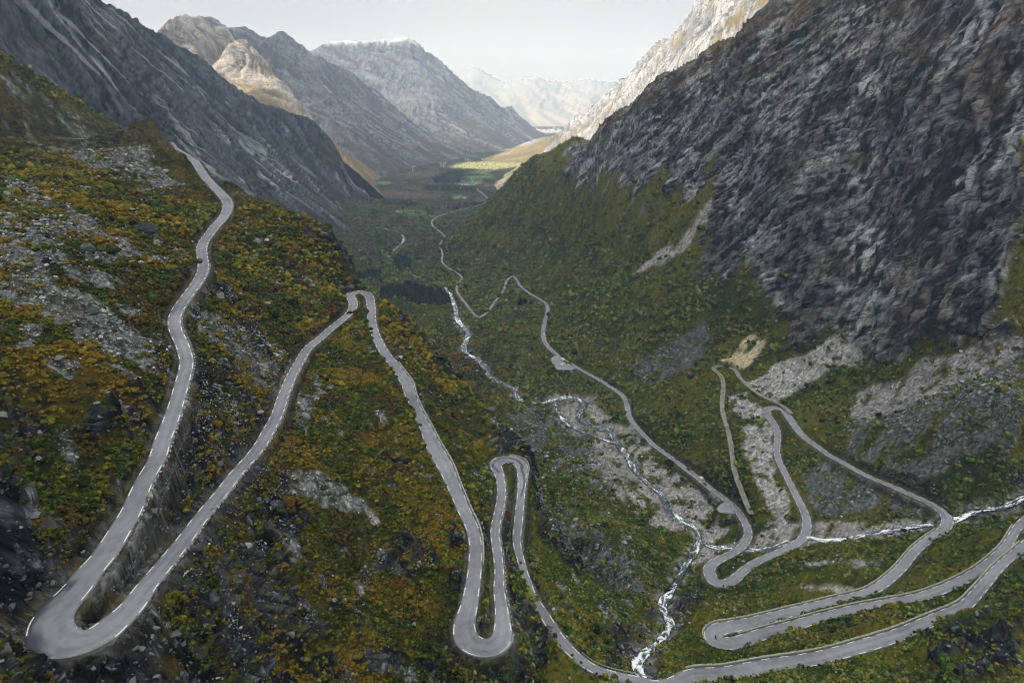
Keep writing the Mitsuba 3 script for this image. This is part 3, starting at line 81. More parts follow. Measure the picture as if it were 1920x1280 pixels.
def fbm2(x, y, octaves=4, seed=0, gain=0.5):
    out, a, n = 0, 1.0, 0
    for o in range(octaves):
        out = out + a * noise2(x * 2.03 ** o + 31.7 * o, y * 2.03 ** o + 11.3 * o, seed + o); n += a; a *= gain
    return out / n
def ridged(x, y, octaves=4, seed=0, gain=0.55):
    out, a, n = 0, 1.0, 0
    for o in range(octaves):
        out = out + a * (1 - 2 * np.abs(noise2(x * 2.03 ** o + 31.7 * o, y * 2.03 ** o + 11.3 * o, seed + o))); n += a; a *= gain
    return out / n
def solid(fn, P, W, scale, *args):
    """a noise of two coordinates wrapped round a surface: seen along each axis in turn, weighted by the normal"""
    x, y, z = (P[..., k] / scale for k in range(3))
    return (W[..., 2] * fn(x, y, *args) + W[..., 0] * fn(y + 37, z, *args) + W[..., 1] * fn(x - 53, z + 11, *args)) / np.sqrt((W ** 2).sum(-1))
def weights(N):
    w = np.abs(N) ** 3; return w / w.sum(-1, keepdims=True)
def step(a, b, x):
    t = np.clip((x - a) / (b - a), 0, 1); return t * t * (3 - 2 * t)
def lerp(a, b, t):
    t = np.asarray(t)[..., None]; return np.asarray(a) * (1 - t) + np.asarray(b) * t
#SOLVER
def solve_patch(pts, az, rr, na, ns, smoothing=2e-5, kernel='thin_plate_spline'):
    """The smoothest ground through the points: t = height / distance on a grid of azimuth (degrees) and log distance."""
    pts = np.asarray(pts, float)[:, :3]
    A, S = np.radians(np.linspace(*az, na)), np.linspace(*np.log(rr), ns)
    r = np.hypot(pts[:, 0], pts[:, 1]); q = np.stack([np.arctan2(pts[:, 0], pts[:, 1]), np.log(r)], 1)
    f = RBFInterpolator(q, pts[:, 2] / r, kernel=kernel, smoothing=smoothing)
    g = np.stack(np.meshgrid(A, S, indexing='ij'), -1).reshape(-1, 2)
    return A, S, f(g).reshape(na, ns)
#ENDSOLVER
ALL_LINES = [ROAD, RIVER, RIVER_ARM, RIVER_FAR, STREAM, TRACK]
def densify(line, d):
    p = np.asarray(line, float); s = np.r_[0, np.cumsum(np.linalg.norm(np.diff(p[:, :2], axis=0), axis=1))]
    keep = np.r_[True, np.diff(s) > 0.05]; p, s = p[keep], s[keep]
    q = CubicSpline(s, p, bc_type='natural')(np.arange(0, s[-1], d)) if len(p) > 3 else p
    for k in range(2, q.shape[1]): q[:, k] = np.interp(np.arange(0, s[-1], d), s, p[:, k])
    return q
def inside(x, y, poly):
    poly = np.asarray(poly, float); out = np.zeros(x.shape, bool)
    lo, hi = poly.min(0), poly.max(0); box = np.nonzero((x > lo[0]) & (x < hi[0]) & (y > lo[1]) & (y < hi[1]))[0]
    px, py, r = x[box], y[box], np.zeros(len(box), bool)
    for (x0, y0), (x1, y1) in zip(poly, np.roll(poly, -1, 0)):
        if y0 != y1: r ^= ((y0 > py) != (y1 > py)) & (px < (x1 - x0) * (py - y0) / (y1 - y0) + x0)
    out[box] = r
    return out
class Patch:
    """A piece of ground over (azimuth, log distance), its rows set closer where the ground is steep or near."""
    def __init__(self, pts, az, rr, na, ns, smoothing=2e-5, kernel='thin_plate_spline'):
        self.A, self.S, G = solve_patch(pts, az, rr, na, ns, smoothing, kernel)
        self.f = RectBivariateSpline(self.A, self.S, G)
    def height(self, x, y):
        r = np.hypot(x, y); return self.f.ev(np.arctan2(x, y), np.log(r)) * r
    def grid(self, nc, nr, az=None, near=0.35, blur=6, worked=None):
        a = np.radians(np.linspace(*az, nc)) if az else np.linspace(self.A[0], self.A[-1], nc)
        s = np.linspace(self.S[0], self.S[-1], 1600); t = self.f(a, s)
        if worked is not None:                                    # rows follow the earthworks too (every third column is enough)
            A, R = a[::3, None], np.exp(s)[None]; t = worked(np.stack([np.sin(A) * R, np.cos(A) * R, t[::3] * R], -1))[..., 2] / R
            t = np.repeat(t, 3, axis=0)[:nc]
        t = np.arctan(t); m = np.sqrt(np.diff(t, axis=1) ** 2 + (near * np.diff(s) * 0.25) ** 2)
        m = gaussian_filter(m, [blur, 2])
        c = np.c_[np.zeros(nc), np.cumsum(m, 1)]; c /= c[:, -1:]
        S = np.stack([np.interp(np.linspace(0, 1, nr), c[i], s) for i in range(nc)])
        A = np.repeat(a[:, None], nr, 1); r = np.exp(S)
        t = self.f.ev(A, S); ts = self.f.ev(A, S, dy=1); ta = self.f.ev(A, S, dx=1)
        zr, za = t + ts, ta
        P = np.stack([np.sin(A) * r, np.cos(A) * r, t * r], -1)
        n = np.stack([-(zr * np.sin(A) + za * np.cos(A)), -(zr * np.cos(A) - za * np.sin(A)), np.ones_like(r)], -1)
        return P, n / np.linalg.norm(n, axis=-1, keepdims=True)
def grid_faces(nc, nr):
    i = np.arange(nc * nr).reshape(nc, nr)
    a, b, c, d = i[:-1, :-1].ravel(), i[1:, :-1].ravel(), i[1:, 1:].ravel(), i[:-1, 1:].ravel()
    return np.vstack([np.stack([a, c, b], 1), np.stack([a, d, c], 1)])
def add(key, mesh, bsdf, smooth=False, color=None, uv=None, **tag):
    scene[key] = mikit.ply(mesh, bsdf, smooth=smooth, color=color, uv=uv)
    if tag: labels[key] = tag
    return key
def diffuse(key):
    scene[key] = {'type': 'twosided', 'b': {'type': 'diffuse', 'reflectance': {'type': 'mesh_attribute', 'name': 'vertex_color'}}}
def seamed(key, steep0, steep1, size, dark, pale, dark_most=0.85, pale_most=0.6, mapped=False):
    """the ground's colours with joints and pale flecks finer than the mesh, on the steeper faces"""
    def faces(n, uv): return uv.x if mapped else mikit.smoothstep(steep0, steep1, n.z)   # mapped: u says how bare the rock is
    def joints(p, n, uv):
        c = -0.34 * p.x + 0.94 * p.y; f = 0.9 * p.z + 0.42 * p.x + 0.15 * p.y
        a = dr.abs(mikit.fbm((f + 0.85 * c) / (1.1 * size), c / (5.0 * size), 0.0, 3) - 0.5)
        b = dr.abs(mikit.fbm(c / (1.3 * size) + 40, f / (4.2 * size), 5.0, 3) - 0.5)
        d = mikit.noise(p.x / (0.45 * size), p.y / (0.45 * size), p.z / (0.45 * size))
        w = dr.maximum(1 - mikit.smoothstep(0.01, 0.055, a), 0.8 * (1 - mikit.smoothstep(0.01, 0.045, b)))
        return dr.clip(dark_most * faces(n, uv) * dr.maximum(w, 0.3 * mikit.smoothstep(0.62, 0.8, d)) + 0.22 * (1 - faces(n, uv)) * mikit.smoothstep(0.6, 0.85, d), 0, 1)
    def flecks(p, n, uv):
        c = -0.34 * p.x + 0.94 * p.y; f = 0.9 * p.z + 0.42 * p.x + 0.15 * p.y
        return dr.clip(pale_most * (uv.y if mapped else faces(n, uv)) * mikit.smoothstep(0.62, 0.78, mikit.fbm((f + 0.85 * c) / (1.7 * size), c / (4.0 * size), 9.0, 3)), 0, 1)
    vc = {'type': 'diffuse', 'reflectance': {'type': 'mesh_attribute', 'name': 'vertex_color'}}
    def flat(rgb): return {'type': 'diffuse', 'reflectance': {'type': 'rgb', 'value': list(rgb)}}
    scene[key] = {'type': 'twosided', 'b': {'type': 'blendbsdf', 'weight': mikit.proc(joints),
                  'first': {'type': 'blendbsdf', 'weight': mikit.proc(flecks), 'first': vc, 'second': flat(pale)}, 'second': flat(dark)}}
def plain(key, rgb, rough=0.6, **more):
    scene[key] = {'type': 'twosided', 'b': {'type': 'principled', 'base_color': {'type': 'rgb', 'value': list(rgb)}, 'roughness': rough, **more}}
diffuse('ground_cover'); seamed('hill_cover', 0.86, 0.62, 5.0, (0.010, 0.011, 0.012), (0.30, 0.31, 0.31), 0.72, 0.55, mapped=True); seamed('mountain_cover', 0.9, 0.7, 16.0, (0.03, 0.035, 0.04), (0.36, 0.37, 0.38), 0.6, 0.5, mapped=True); diffuse('foliage'); diffuse('stone')

# ---------------------------------------------------------------- the ground: hillside, valley, right-hand mountain in one sheet
ground = Patch(np.vstack([SLOPES] + [np.asarray(l)[:, :3] for l in ALL_LINES]), (-52, 52), (58, 15000), 290, 360)
# cut and fill along the roads, beds for the water
road = densify(ROAD, 1.5); track = densify(np.c_[np.asarray(TRACK), np.full(len(TRACK), 2.3)], 1.5)
waters = {}
for key, line, w0, w1 in (('river', RIVER, 5.0, 1.9), ('river_001', RIVER_ARM, 2.2, 2.0), ('river_002', RIVER_FAR, 2.6, 3.6), ('stream', STREAM, 2.0, 2.4)):
    q = densify(np.asarray(line)[:, :3], 1.5)
    wob = 1 + 0.35 * noise2(np.arange(len(q)) / 9.0, np.full(len(q), 7.7), 5)
    waters[key] = np.c_[q, np.linspace(w0, w1, len(q)) * wob]
def carve(V, line, drop, flat, cut, fill, reach=30):
    """benches the ground to the line: every stretch of it bounds the slope above (cut) and below (fill), the bed itself comes last"""
    x, y, z = V[..., 0].ravel(), V[..., 1].ravel(), V[..., 2].ravel().copy()
    d, near = cKDTree(line[:, :2]).query(np.c_[x, y], distance_upper_bound=reach, workers=-1)
    ok = np.nonzero(np.isfinite(d))[0]; xo, yo, zo = x[ok], y[ok], z[ok]; ro = np.hypot(xo, yo)
    for k in range(0, len(line), 70):
        c = line[max(k - 2, 0):k + 72]; lo, hi = c[:, :2].min(0) - reach, c[:, :2].max(0) + reach
        m = np.nonzero((xo > lo[0]) & (xo < hi[0]) & (yo > lo[1]) & (yo < hi[1]))[0]
        dd, i = cKDTree(c[:, :2]).query(np.c_[xo[m], yo[m]], distance_upper_bound=reach); g = np.isfinite(dd); m, dd, i = m[g], dd[g], i[g]
        e0 = np.maximum(dd - (c[i, 3] + flat + ro[m] * 0.0008), 0); tz = c[i, 2] - drop - ro[m] * 0.0006
        zo[m] = np.clip(zo[m], tz - fill * e0 - 0.12 * e0 ** 2, tz + cut * e0 + 0.10 * e0 ** 2)
    i = near[ok]; e = d[ok] - (line[i, 3] + flat + ro * 0.0008); tz = line[i, 2] - drop - ro * 0.0006; e0 = np.maximum(e, 0)
    zo = np.clip(zo, tz - 9 * e0, tz + 9 * e0)
    moved = np.zeros(len(z)); moved[ok] = np.abs(zo - z[ok]) > 0.02
    E = np.full(len(z), 99.0); E[ok] = e; z[ok] = zo; V[..., 2] = z.reshape(V.shape[:2])
    return E.reshape(V.shape[:2]), moved.reshape(V.shape[:2])
def carve_lot(V, poly, zz):
    p = np.asarray(poly, float); q = np.vstack([p[i] + (np.roll(p, -1, 0)[i] - p[i]) * t for i in range(len(p)) for t in np.linspace(0, 1, 12)[:-1, None]])
    x, y, z = (V[..., k].ravel() for k in range(3)); d, _ = cKDTree(q).query(np.c_[x, y], distance_upper_bound=25); d[inside(x, y, poly)] = 0
    e = np.maximum(d - 1.5, 0); ok = np.isfinite(d)
    V[..., 2] = np.where(ok, np.clip(z, zz - 0.25 - 1.5 * e - 0.12 * e ** 2, zz - 0.25 + 1.3 * e + 0.1 * e ** 2), z).reshape(V.shape[:2])
    return np.where(ok, d, 99).reshape(V.shape[:2])
def earthworks(V):
    for q in waters.values(): carve(V, q, 0.7, 0.0, 0.55, 0.8)
    carve(V, track, 0.15, 0.3, 1.0, 1.2, reach=12)
    carve(V, road, 0.22, 0.7, 1.9, 1.9)
    for poly, zz in LOTS: carve_lot(V, poly, zz)
    return V

NC, NR = 1080, 960
P, N = ground.grid(NC, NR, worked=earthworks, blur=2)
shape = P.shape[:2]
x, y, z = (P[..., k].copy() for k in range(3)); R = np.hypot(x, y); AZ = np.degrees(np.arctan2(x, y))
WT = weights(N)
# cover of the ground
wx = fbm2(x / 22, y / 22, 4, 3) * np.clip(R * 0.02, 3, 16); wy = fbm2(x / 22, y / 22, 4, 9) * np.clip(R * 0.02, 3, 16)
KINDS = ('cliff', 'rock', 'scree', 'darkscree', 'gravel', 'rubble', 'sand')
cover = {k: np.zeros(shape) for k in KINDS}
patchy = fbm2(x / 9, y / 9, 4, 15) * 0.5 + 0.5
for kind, w, poly in COVER:
    if kind == 'cliff':
        m = inside((x + 1.5 * wx).ravel(), (y + 1.5 * wy).ravel(), poly).reshape(shape)
    else:
        m = inside((x + wx * 0.6).ravel(), (y + wy * 0.6).ravel(), poly).reshape(shape) & (patchy < w * 0.62 + 0.14)
    cover[kind] = np.maximum(cover[kind], m)
slope = np.degrees(np.arccos(np.clip(N[..., 2], 0, 1)))
cover['cliff'] = np.maximum(cover['cliff'], (AZ > 6) & (R > 600) & (z > -20 + 30 * fbm2(x / 60, y / 60, 3, 4)) & (R < 2300))
cover['rock'] = np.maximum(cover['rock'], (slope + 14 * fbm2(x / 12, y / 12, 4, 21) > np.where(AZ > 14, 72, 53)) & (cover['cliff'] < 0.5) & (R < 700))
spots = fbm2(x / 7, y / 7, 3, 33)
near_left = (AZ < 12) & (R < 1200)
cover['scree'] = np.maximum(cover['scree'], near_left & (spots > 0.55))
cover['rock'] = np.maximum(cover['rock'], near_left & (fbm2(x / 14, y / 14, 4, 35) > 0.64))
for k in KINDS: cover[k] = gaussian_filter(cover[k].astype(float), 0.8)
def saw(u): return u - np.floor(u)
# relief: slabs and gullies of the cliffs, blocks in the rock, stones, tussocks
c_, f_ = -0.34 * x + 0.94 * y, z * 0.9 + (0.94 * x + 0.34 * y) * 0.45
lean = step(16, 34, AZ)                                       # slabs lie over on the left, stand upright on the right
warp = 7 * fbm2(c_ / 40, f_ / 40, 3, 50)
p_ = f_ + 0.85 * c_ + warp                                     # across the slabs, which dip along the crest on the left
big = fbm2(c_ / 95, f_ / 120, 3, 40)
def mixl(a, b): return a * (1 - lean) + b * lean
slabs = mixl(ridged(p_ / 21, c_ / 75, 5, 41), ridged((c_ + warp) / 22, f_ / 75, 5, 42))
ribs = mixl(ridged(p_ / 8, c_ / 30, 5, 44), ridged((c_ + warp) / 8.5, f_ / 26, 5, 45))
ledges = ridged(c_ / 60 + 3, (f_ + 0.2 * c_) / 17, 4, 47)
fine = solid(ridged, P, WT, 3.6, 4, 52); blocks = solid(ridged, P, WT, 11.0, 5, 56)
gully = np.exp(-((c_ - 330 - 0.12 * f_) / 26) ** 2) * step(-180, -80, z)
shingle = mixl(saw(p_ / 15 + 0.9 * fbm2(c_ / 34, f_ / 34, 4, 57)), saw((c_ + warp) / 17 + 0.7 * fbm2(c_ / 30, f_ / 45, 4, 58)))
flakes = mixl(saw(p_ / 5.2 + 1.1 * fbm2(c_ / 15, f_ / 15, 4, 59)), saw(c_ / 6 + 0.25 * f_ / 6 + 1.0 * fbm2(c_ / 12, f_ / 18, 4, 62)))
cliff_h = 6.5 * shingle + 1.8 * flakes + 13 * big + 6.0 * slabs * (0.6 + 0.8 * step(-0.3, 0.5, big)) + 2.2 * ribs + 1.1 * ledges + 0.8 * fine + 1.6 * blocks - 22 * gully
dip = 0.35 * x + 0.45 * y + 0.85 * z
rock_h = 1.7 * saw(dip / 4.2 + 0.9 * solid(fbm2, P, WT, 10.0, 4, 64)) + 0.7 * saw((0.8 * x - 0.5 * y + 0.3 * z) / 2.3 + 0.9 * solid(fbm2, P, WT, 5.0, 3, 66)) + 1.7 * solid(ridged, P, WT, 9.0, 4, 60) + 0.8 * solid(fbm2, P, WT, 2.2, 3, 63) + 1.6 * ridged(x / 16 + y / 25, z / 5, 3, 61)
stone_h = 0.6 * solid(fbm2, P, WT, 1.5, 3, 70) + 0.9 * fbm2(x / 7, y / 7, 3, 72)
soft_h = (1.3 * fbm2(x / 11, y / 11, 3, 80) + 0.55 * solid(fbm2, P, WT, 2.2, 3, 83)) * np.clip(R / 320, 0.7, 3.2) * step(4500, 2600, R)
stony = np.clip(cover['scree'] + cover['darkscree'] + cover['gravel'] + cover['rubble'] + cover['sand'], 0, 1)
rock_h = rock_h * cover['rock'] * (1 - stony * 0.5)
h = soft_h * (1 - stony) * (1 - cover['rock']) + stone_h * stony
d_road = cKDTree(road[:, :2]).query(np.c_[x.ravel(), y.ravel()], distance_upper_bound=80, workers=-1)[0].reshape(shape); d_road = np.minimum(d_road, 80); calm = step(4, 70, d_road)
h = h * (1 - cover['cliff']) * np.where(R > 500, calm, 1)
side = gaussian_filter(N, [9, 9, 0]); side /= np.linalg.norm(side, axis=-1, keepdims=True)
bulk = 6 * fbm2(x / 70, y / 70, 3, 90) * step(150, 500, R) * (1 - cover['cliff']) * step(3000, 1800, R) * 0.5 * np.where(R > 500, calm, 1)
V = P + np.array([0, 0, 1.0]) * (h + bulk)[..., None] + side * (cliff_h * cover['cliff'] + 1.15 * rock_h * (1 - cover['cliff']))[..., None]
# cut and fill along the roads, beds for the water
wet = np.zeros(shape); bank = np.zeros(shape)
for q in waters.values():
    e, b = carve(V, q, 0.7, 0.0, 0.55, 0.8); wet = np.maximum(wet, step(1.2, 0.0, e)); bank = np.maximum(bank, step(7, 1, e))
e_track, b_track = carve(V, track, 0.15, 0.3, 1.0, 1.2, reach=12)
e_road, b_road = carve(V, road, 0.22, 0.7, 1.9, 1.9)
e_lot = np.full(shape, 99.0)
for poly, zz in LOTS: e_lot = np.minimum(e_lot, carve_lot(V, poly, zz))
def normals(V):
    n = np.cross(np.gradient(V, axis=0), np.gradient(V, axis=1)); n *= np.sign(n[..., 2:3]); return n / (np.linalg.norm(n, axis=-1, keepdims=True) + 1e-12)
M = normals(V); WV = weights(gaussian_filter(M, [1.5, 1.5, 0]))
worked = np.clip(b_road, 0, 1) * step(0.2, 1.6, e_road) * (R < 900)
V += gaussian_filter(M, [2, 2, 0]) * (worked * (0.5 * solid(ridged, V, WV, 3.2, 3, 164) + 0.25 * solid(fbm2, V, WV, 0.9, 2, 168)))[..., None]
steep = step(38, 52, np.degrees(np.arccos(np.clip(M[..., 2], 0, 1)))) * worked
# colours of the ground, with shade among the scrub painted in
def tint(rgb, amount, n): return np.asarray(rgb) * (1 + amount * n[..., None])
n1, n2, n3 = fbm2(x / 30, y / 30, 4, 101), solid(fbm2, V, WV, 6.0, 4, 105), solid(fbm2, V, WV, 1.4, 3, 109)
left = step(1.0, -3.0, (V[..., 0] - 8) / 32) * step(1250, 1000, R)
autumn = np.clip(left * 0.75 + 0.25 * n1 + 0.1, 0, 1)
col = lerp(lerp(lerp((0.034, 0.054, 0.010), (0.120, 0.124, 0.015), step(-0.5, 0.5, 0.5 * n2 + 0.8 * n1)), (0.165, 0.152, 0.022), step(-270, -150, z + 50 * n1)[...] * (AZ > 2) * 0.8), lerp((0.022, 0.022, 0.007), (0.080, 0.054, 0.011), step(-0.4, 0.5, n2 + 0.4 * n1)), autumn) * (1 + 0.5 * n3[..., None]) * (1 - 0.35 * step(2600, 1800, R))[..., None]  # last factor darkens the scrub zone, imitating shade between bushes
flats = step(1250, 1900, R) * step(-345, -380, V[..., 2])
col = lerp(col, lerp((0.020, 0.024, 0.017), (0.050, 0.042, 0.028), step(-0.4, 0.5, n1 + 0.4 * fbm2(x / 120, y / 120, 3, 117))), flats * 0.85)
grey = lerp(lerp((0.032, 0.037, 0.036), (0.155, 0.162, 0.155), step(-0.55, 0.55, n3 + 0.35 * n2)), (0.34, 0.34, 0.33), step(0.4, 0.8, n3))
col = lerp(col, grey, cover['scree'] * (0.55 + 0.45 * step(-0.25, 0.2, n2)))
col = lerp(col, grey * [0.80, 0.82, 0.82], cover['darkscree'] * (0.6 + 0.4 * step(-0.3, 0.1, n2)))
col = lerp(col, lerp((0.20, 0.185, 0.18), (0.42, 0.39, 0.38), step(-0.5, 0.6, n3)), cover['gravel'] * (0.65 + 0.35 * step(-0.35, 0.0, n2)))
col = lerp(col, lerp((0.17, 0.165, 0.16), (0.50, 0.48, 0.47), step(-0.6, 0.5, n3)), cover['rubble'] * (0.7 + 0.3 * step(-0.35, 0.0, n2)))
sandz = step(-238, -262, V[..., 2])
col = lerp(col, lerp((0.20, 0.125, 0.085), (0.44, 0.38, 0.25), np.clip(sandz + 0.25 * n2, 0, 1)) * (1 + 0.25 * n3[..., None]), cover['sand'] * 0.95)
dark = lerp((0.006, 0.0085, 0.009), (0.050, 0.056, 0.058), step(-0.5, 0.6, solid(fbm2, V, WV, 4.5, 4, 120)))
dark = lerp(dark, (0.26, 0.27, 0.275), step(0.45, 0.85, solid(fbm2, V, WV, 3.0, 4, 124)) * 0.7)
dark = dark * (0.35 + 0.9 * saw(dip / 4.2 + 0.9 * solid(fbm2, P, WT, 10.0, 4, 64)))[..., None]
dark = lerp(dark, (0.060, 0.050, 0.016), step(0.12, 0.4, solid(fbm2, V, WV, 7.0, 4, 126)) * 0.85)
col = lerp(col, dark, np.maximum(cover['rock'], steep * 0.85))
s4 = solid(fbm2, V, WV, 5.0, 5, 148); s5 = solid(ridged, V, WV, 2.6, 3, 152)
s1 = mixl(fbm2(p_ / 13, c_ / 45, 5, 130), fbm2((c_ + warp) / 14, f_ / 45, 5, 131)); s2 = mixl(fbm2(p_ / 4.0, c_ / 15, 5, 134), fbm2((c_ + warp) / 4.5, f_ / 16, 5, 135)); s3 = fbm2(c_ / 50, f_ / 50, 3, 138)
rock = lerp((0.014, 0.016, 0.016), (0.185, 0.192, 0.192), step(-0.38, 0.5, 0.5 * s1 + 0.8 * s2 + 0.6 * s4 + 0.5 * (flakes - 0.5)))
pale = step(0.0, 0.45, 1.2 * s3 + 0.6 * s1 + 0.3 * (1 - lean) - 0.15) * step(-0.15, 0.25, s2 + 0.4 * s4)
rock = lerp(rock, (0.46, 0.48, 0.49), pale * 0.85)
rock = lerp(rock, lerp((0.060, 0.052, 0.045), (0.26, 0.205, 0.16), step(-0.3, 0.5, s2 + 0.6 * s4)), lean * step(0.05, 0.4, fbm2(c_ / 55, f_ / 70, 3, 141)) * 0.55)
rock = lerp(rock, (0.018, 0.021, 0.024), np.clip(lean * step(0.08, 0.3, fbm2((c_ + warp) / 22, f_ / 90, 5, 145)) * 0.85 + gully, 0, 0.95))
rock = rock * (1 - 0.45 * step(0.55, 0.8, s5))[..., None] * (1 - 0.35 * step(0.62, 0.85, mixl(ridged(p_ / 6, c_ / 40, 3, 153), ridged(c_ / 6, f_ / 40, 3, 154))))[..., None]
moss = step(0.15, 0.42, fbm2(c_ / 26, f_ / 20, 5, 150) + 0.22 * (step(-120, -230, z) - 0.4)) * step(70, 40, slope + 12 * s2)
rock = lerp(rock, lerp((0.060, 0.058, 0.014), (0.115, 0.088, 0.020), step(-0.4, 0.4, s2)), moss * 0.85)
rc = np.asarray(R_CREST); ra = np.degrees(np.arctan2(rc[:, 0], rc[:, 1])); o = np.argsort(ra); to_crest = np.interp(AZ, ra[o], np.hypot(rc[:, 0], rc[:, 1])[o]) - R
heath = step(170, 25, to_crest + 60 * n1) * step(-0.5, 0.15, s1 + 0.5 * n2) * step(42, 34, AZ)
rock = lerp(rock, lerp((0.085, 0.060, 0.020), (0.17, 0.10, 0.035), step(-0.4, 0.5, n2)), heath * 0.8)
rust = step(0.15, 0.45, fbm2(c_ / 30, f_ / 18, 4, 158)) * step(-150, 60, z)
rock = lerp(rock, (0.12, 0.072, 0.032), rust * 0.28)
col = lerp(col, rock, cover['cliff'])
col = lerp(col, lerp((0.16, 0.155, 0.15), (0.36, 0.34, 0.33), step(-0.5, 0.5, n3)), bank * (R < 1300) * step(-0.5, 0.1, n2) * 0.75)
col = lerp(col, (0.03, 0.035, 0.04), wet)
verge = step(0.9, 0.1, e_road) * (R < 1500)
col = lerp(col, lerp((0.14, 0.125, 0.10), (0.24, 0.23, 0.21), step(-0.4, 0.4, n3)), verge * 0.25)
for kind, poly in FIELDS:
    m = gaussian_filter(inside((x + 12 * n2).ravel(), (y + 30 * n2).ravel(), poly).reshape(shape).astype(float), 0.7)
    col = lerp(col, {'green': (0.10, 0.15, 0.06), 'pale': (0.34, 0.33, 0.15), 'mint': (0.12, 0.20, 0.08), 'brown': (0.085, 0.062, 0.042)}[kind], m)
grit = np.random.default_rng(77).normal(0, 1, shape) * 0.5 + solid(fbm2, V, WV, 0.55, 2, 160)
crack = step(0.62, 0.86, solid(ridged, V, WV, 2.6, 3, 163)) * np.maximum(cover['rock'], steep) + 0.6 * step(0.6, 0.85, solid(ridged, V, WV, 1.1, 2, 165)) * stony
col = np.clip(col * np.clip(1 + (0.40 * grit)[..., None], 0.2, 2.2) * (1 - 0.6 * np.clip(crack, 0, 1))[..., None], 0.006, 0.75)
bare = np.clip(np.maximum(np.maximum(cover['cliff'], 0.8 * cover['rock']), 0.8 * steep), 0, 1); bare = bare * (1 - 0.8 * np.clip(moss * cover['cliff'], 0, 1))
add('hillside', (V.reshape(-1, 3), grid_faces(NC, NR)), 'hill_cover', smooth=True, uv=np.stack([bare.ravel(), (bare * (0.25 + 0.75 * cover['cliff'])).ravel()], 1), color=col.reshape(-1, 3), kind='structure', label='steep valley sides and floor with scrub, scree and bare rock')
VZ = RectBivariateSpline
ground_tree = cKDTree(V.reshape(-1, 3)[:, :2])

# ---------------------------------------------------------------- mountains
def mountain(key, crest, feet, az, rr, nc, nr, relief, back=0.7, extra=(), smoothing=1e-5, label='', bow=1.2, az_view=None):
    crest, feet = np.asarray(crest, float), np.asarray(feet, float); pts = [crest, feet]
    for f in (0.2, 0.4, 0.6, 0.8, 1.15):
        q = crest + (feet - crest) * f; q[:, 2] = crest[:, 2] + (feet[:, 2] - crest[:, 2]) * (1 - max(1 - f, 0) ** bow if f < 1 else 1.08); pts.append(q)
    for f in (1.03, 1.08, 1.16, 1.3):
        q = crest.copy(); r = np.hypot(q[:, 0], q[:, 1]); q[:, :2] *= f; q[:, 2] -= back * (f - 1) * r; pts.append(q)
    if len(extra): pts.append(np.asarray(extra, float))
    p = Patch(np.vstack(pts), az, rr, 160, 200, smoothing)
    P, N = p.grid(nc, nr, az=az_view, near=0.5, blur=4)
    V, c = relief(P, N)
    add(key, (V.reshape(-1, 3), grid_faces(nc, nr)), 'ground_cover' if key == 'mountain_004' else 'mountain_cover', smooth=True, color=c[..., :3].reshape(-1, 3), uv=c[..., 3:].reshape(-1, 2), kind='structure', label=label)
    return p
def wall_relief(scale, amp, palette, run=(1.0, 0.0), seed=200, snow=None, heath=0.0, low=-420, high=-120):
    """gullied rock walls: ribs run down the fall line, heath and talus below"""
    def fn(P, N):
        x, y, z = P[..., 0], P[..., 1], P[..., 2]
        c = x * run[0] + y * run[1] + z * 0.35
        w = fbm2(x / scale / 3, z / scale / 2 + y / scale / 3, 4, seed) * scale * 1.7
        g1, g2, g3 = ridged((c + w) / scale, z / scale / 4, 3, seed + 3), ridged((c + w) / scale * 3.1, z / scale / 1.2, 2, seed + 7), fbm2(c / scale * 6, z / scale * 2, 3, seed + 11)
        up = step(-390, -100, z)
        h = amp * (0.6 * (g1 - 0.35) + 0.3 * (g2 - 0.35) + 0.12 * g3 + 0.35 * fbm2(c / scale / 2.6, z / scale / 2.0, 2, seed + 15)) * (0.15 + 0.85 * up)
        h += amp * 0.22 * saw((c + w) / scale * 2.6 + 0.8 * fbm2(c / scale, z / scale, 3, seed + 33)) * up
        V = P + N * h[..., None]
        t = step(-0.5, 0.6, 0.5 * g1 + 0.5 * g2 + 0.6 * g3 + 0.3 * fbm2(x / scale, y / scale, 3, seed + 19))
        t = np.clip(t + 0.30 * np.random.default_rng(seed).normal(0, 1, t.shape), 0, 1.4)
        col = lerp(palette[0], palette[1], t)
        streak = step(0.35, 0.65, fbm2((c + w) / scale * 2.2, z / scale / 3.0, 4, seed + 23)) * step(-0.2, 0.3, g3)
        col = lerp(col, palette[2], streak * 0.8)
        veg = step(0.0, 0.45, fbm2(c / scale * 1.3, z / scale / 1.2, 4, seed + 27) + 0.75 * (1 - step(low, high, z)) - 0.25 + heath)
        col = lerp(col, lerp(palette[3], np.asarray(palette[3]) * [1.7, 1.4, 1.1], step(-0.3, 0.5, fbm2(c / scale * 4, z / scale * 2, 4, seed + 31))), veg * 0.88)
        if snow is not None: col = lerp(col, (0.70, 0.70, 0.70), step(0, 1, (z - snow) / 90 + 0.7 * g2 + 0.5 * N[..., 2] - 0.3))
        bare = np.clip((1 - 0.85 * veg) * (0.15 + 0.85 * step(low - 20, low + 140, z)) * step(0.93, 0.75, N[..., 2]), 0, 1)
        return V, np.concatenate([np.clip(col, 0.004, 0.85), bare[..., None], (bare * 0.9)[..., None]], -1)
    return fn
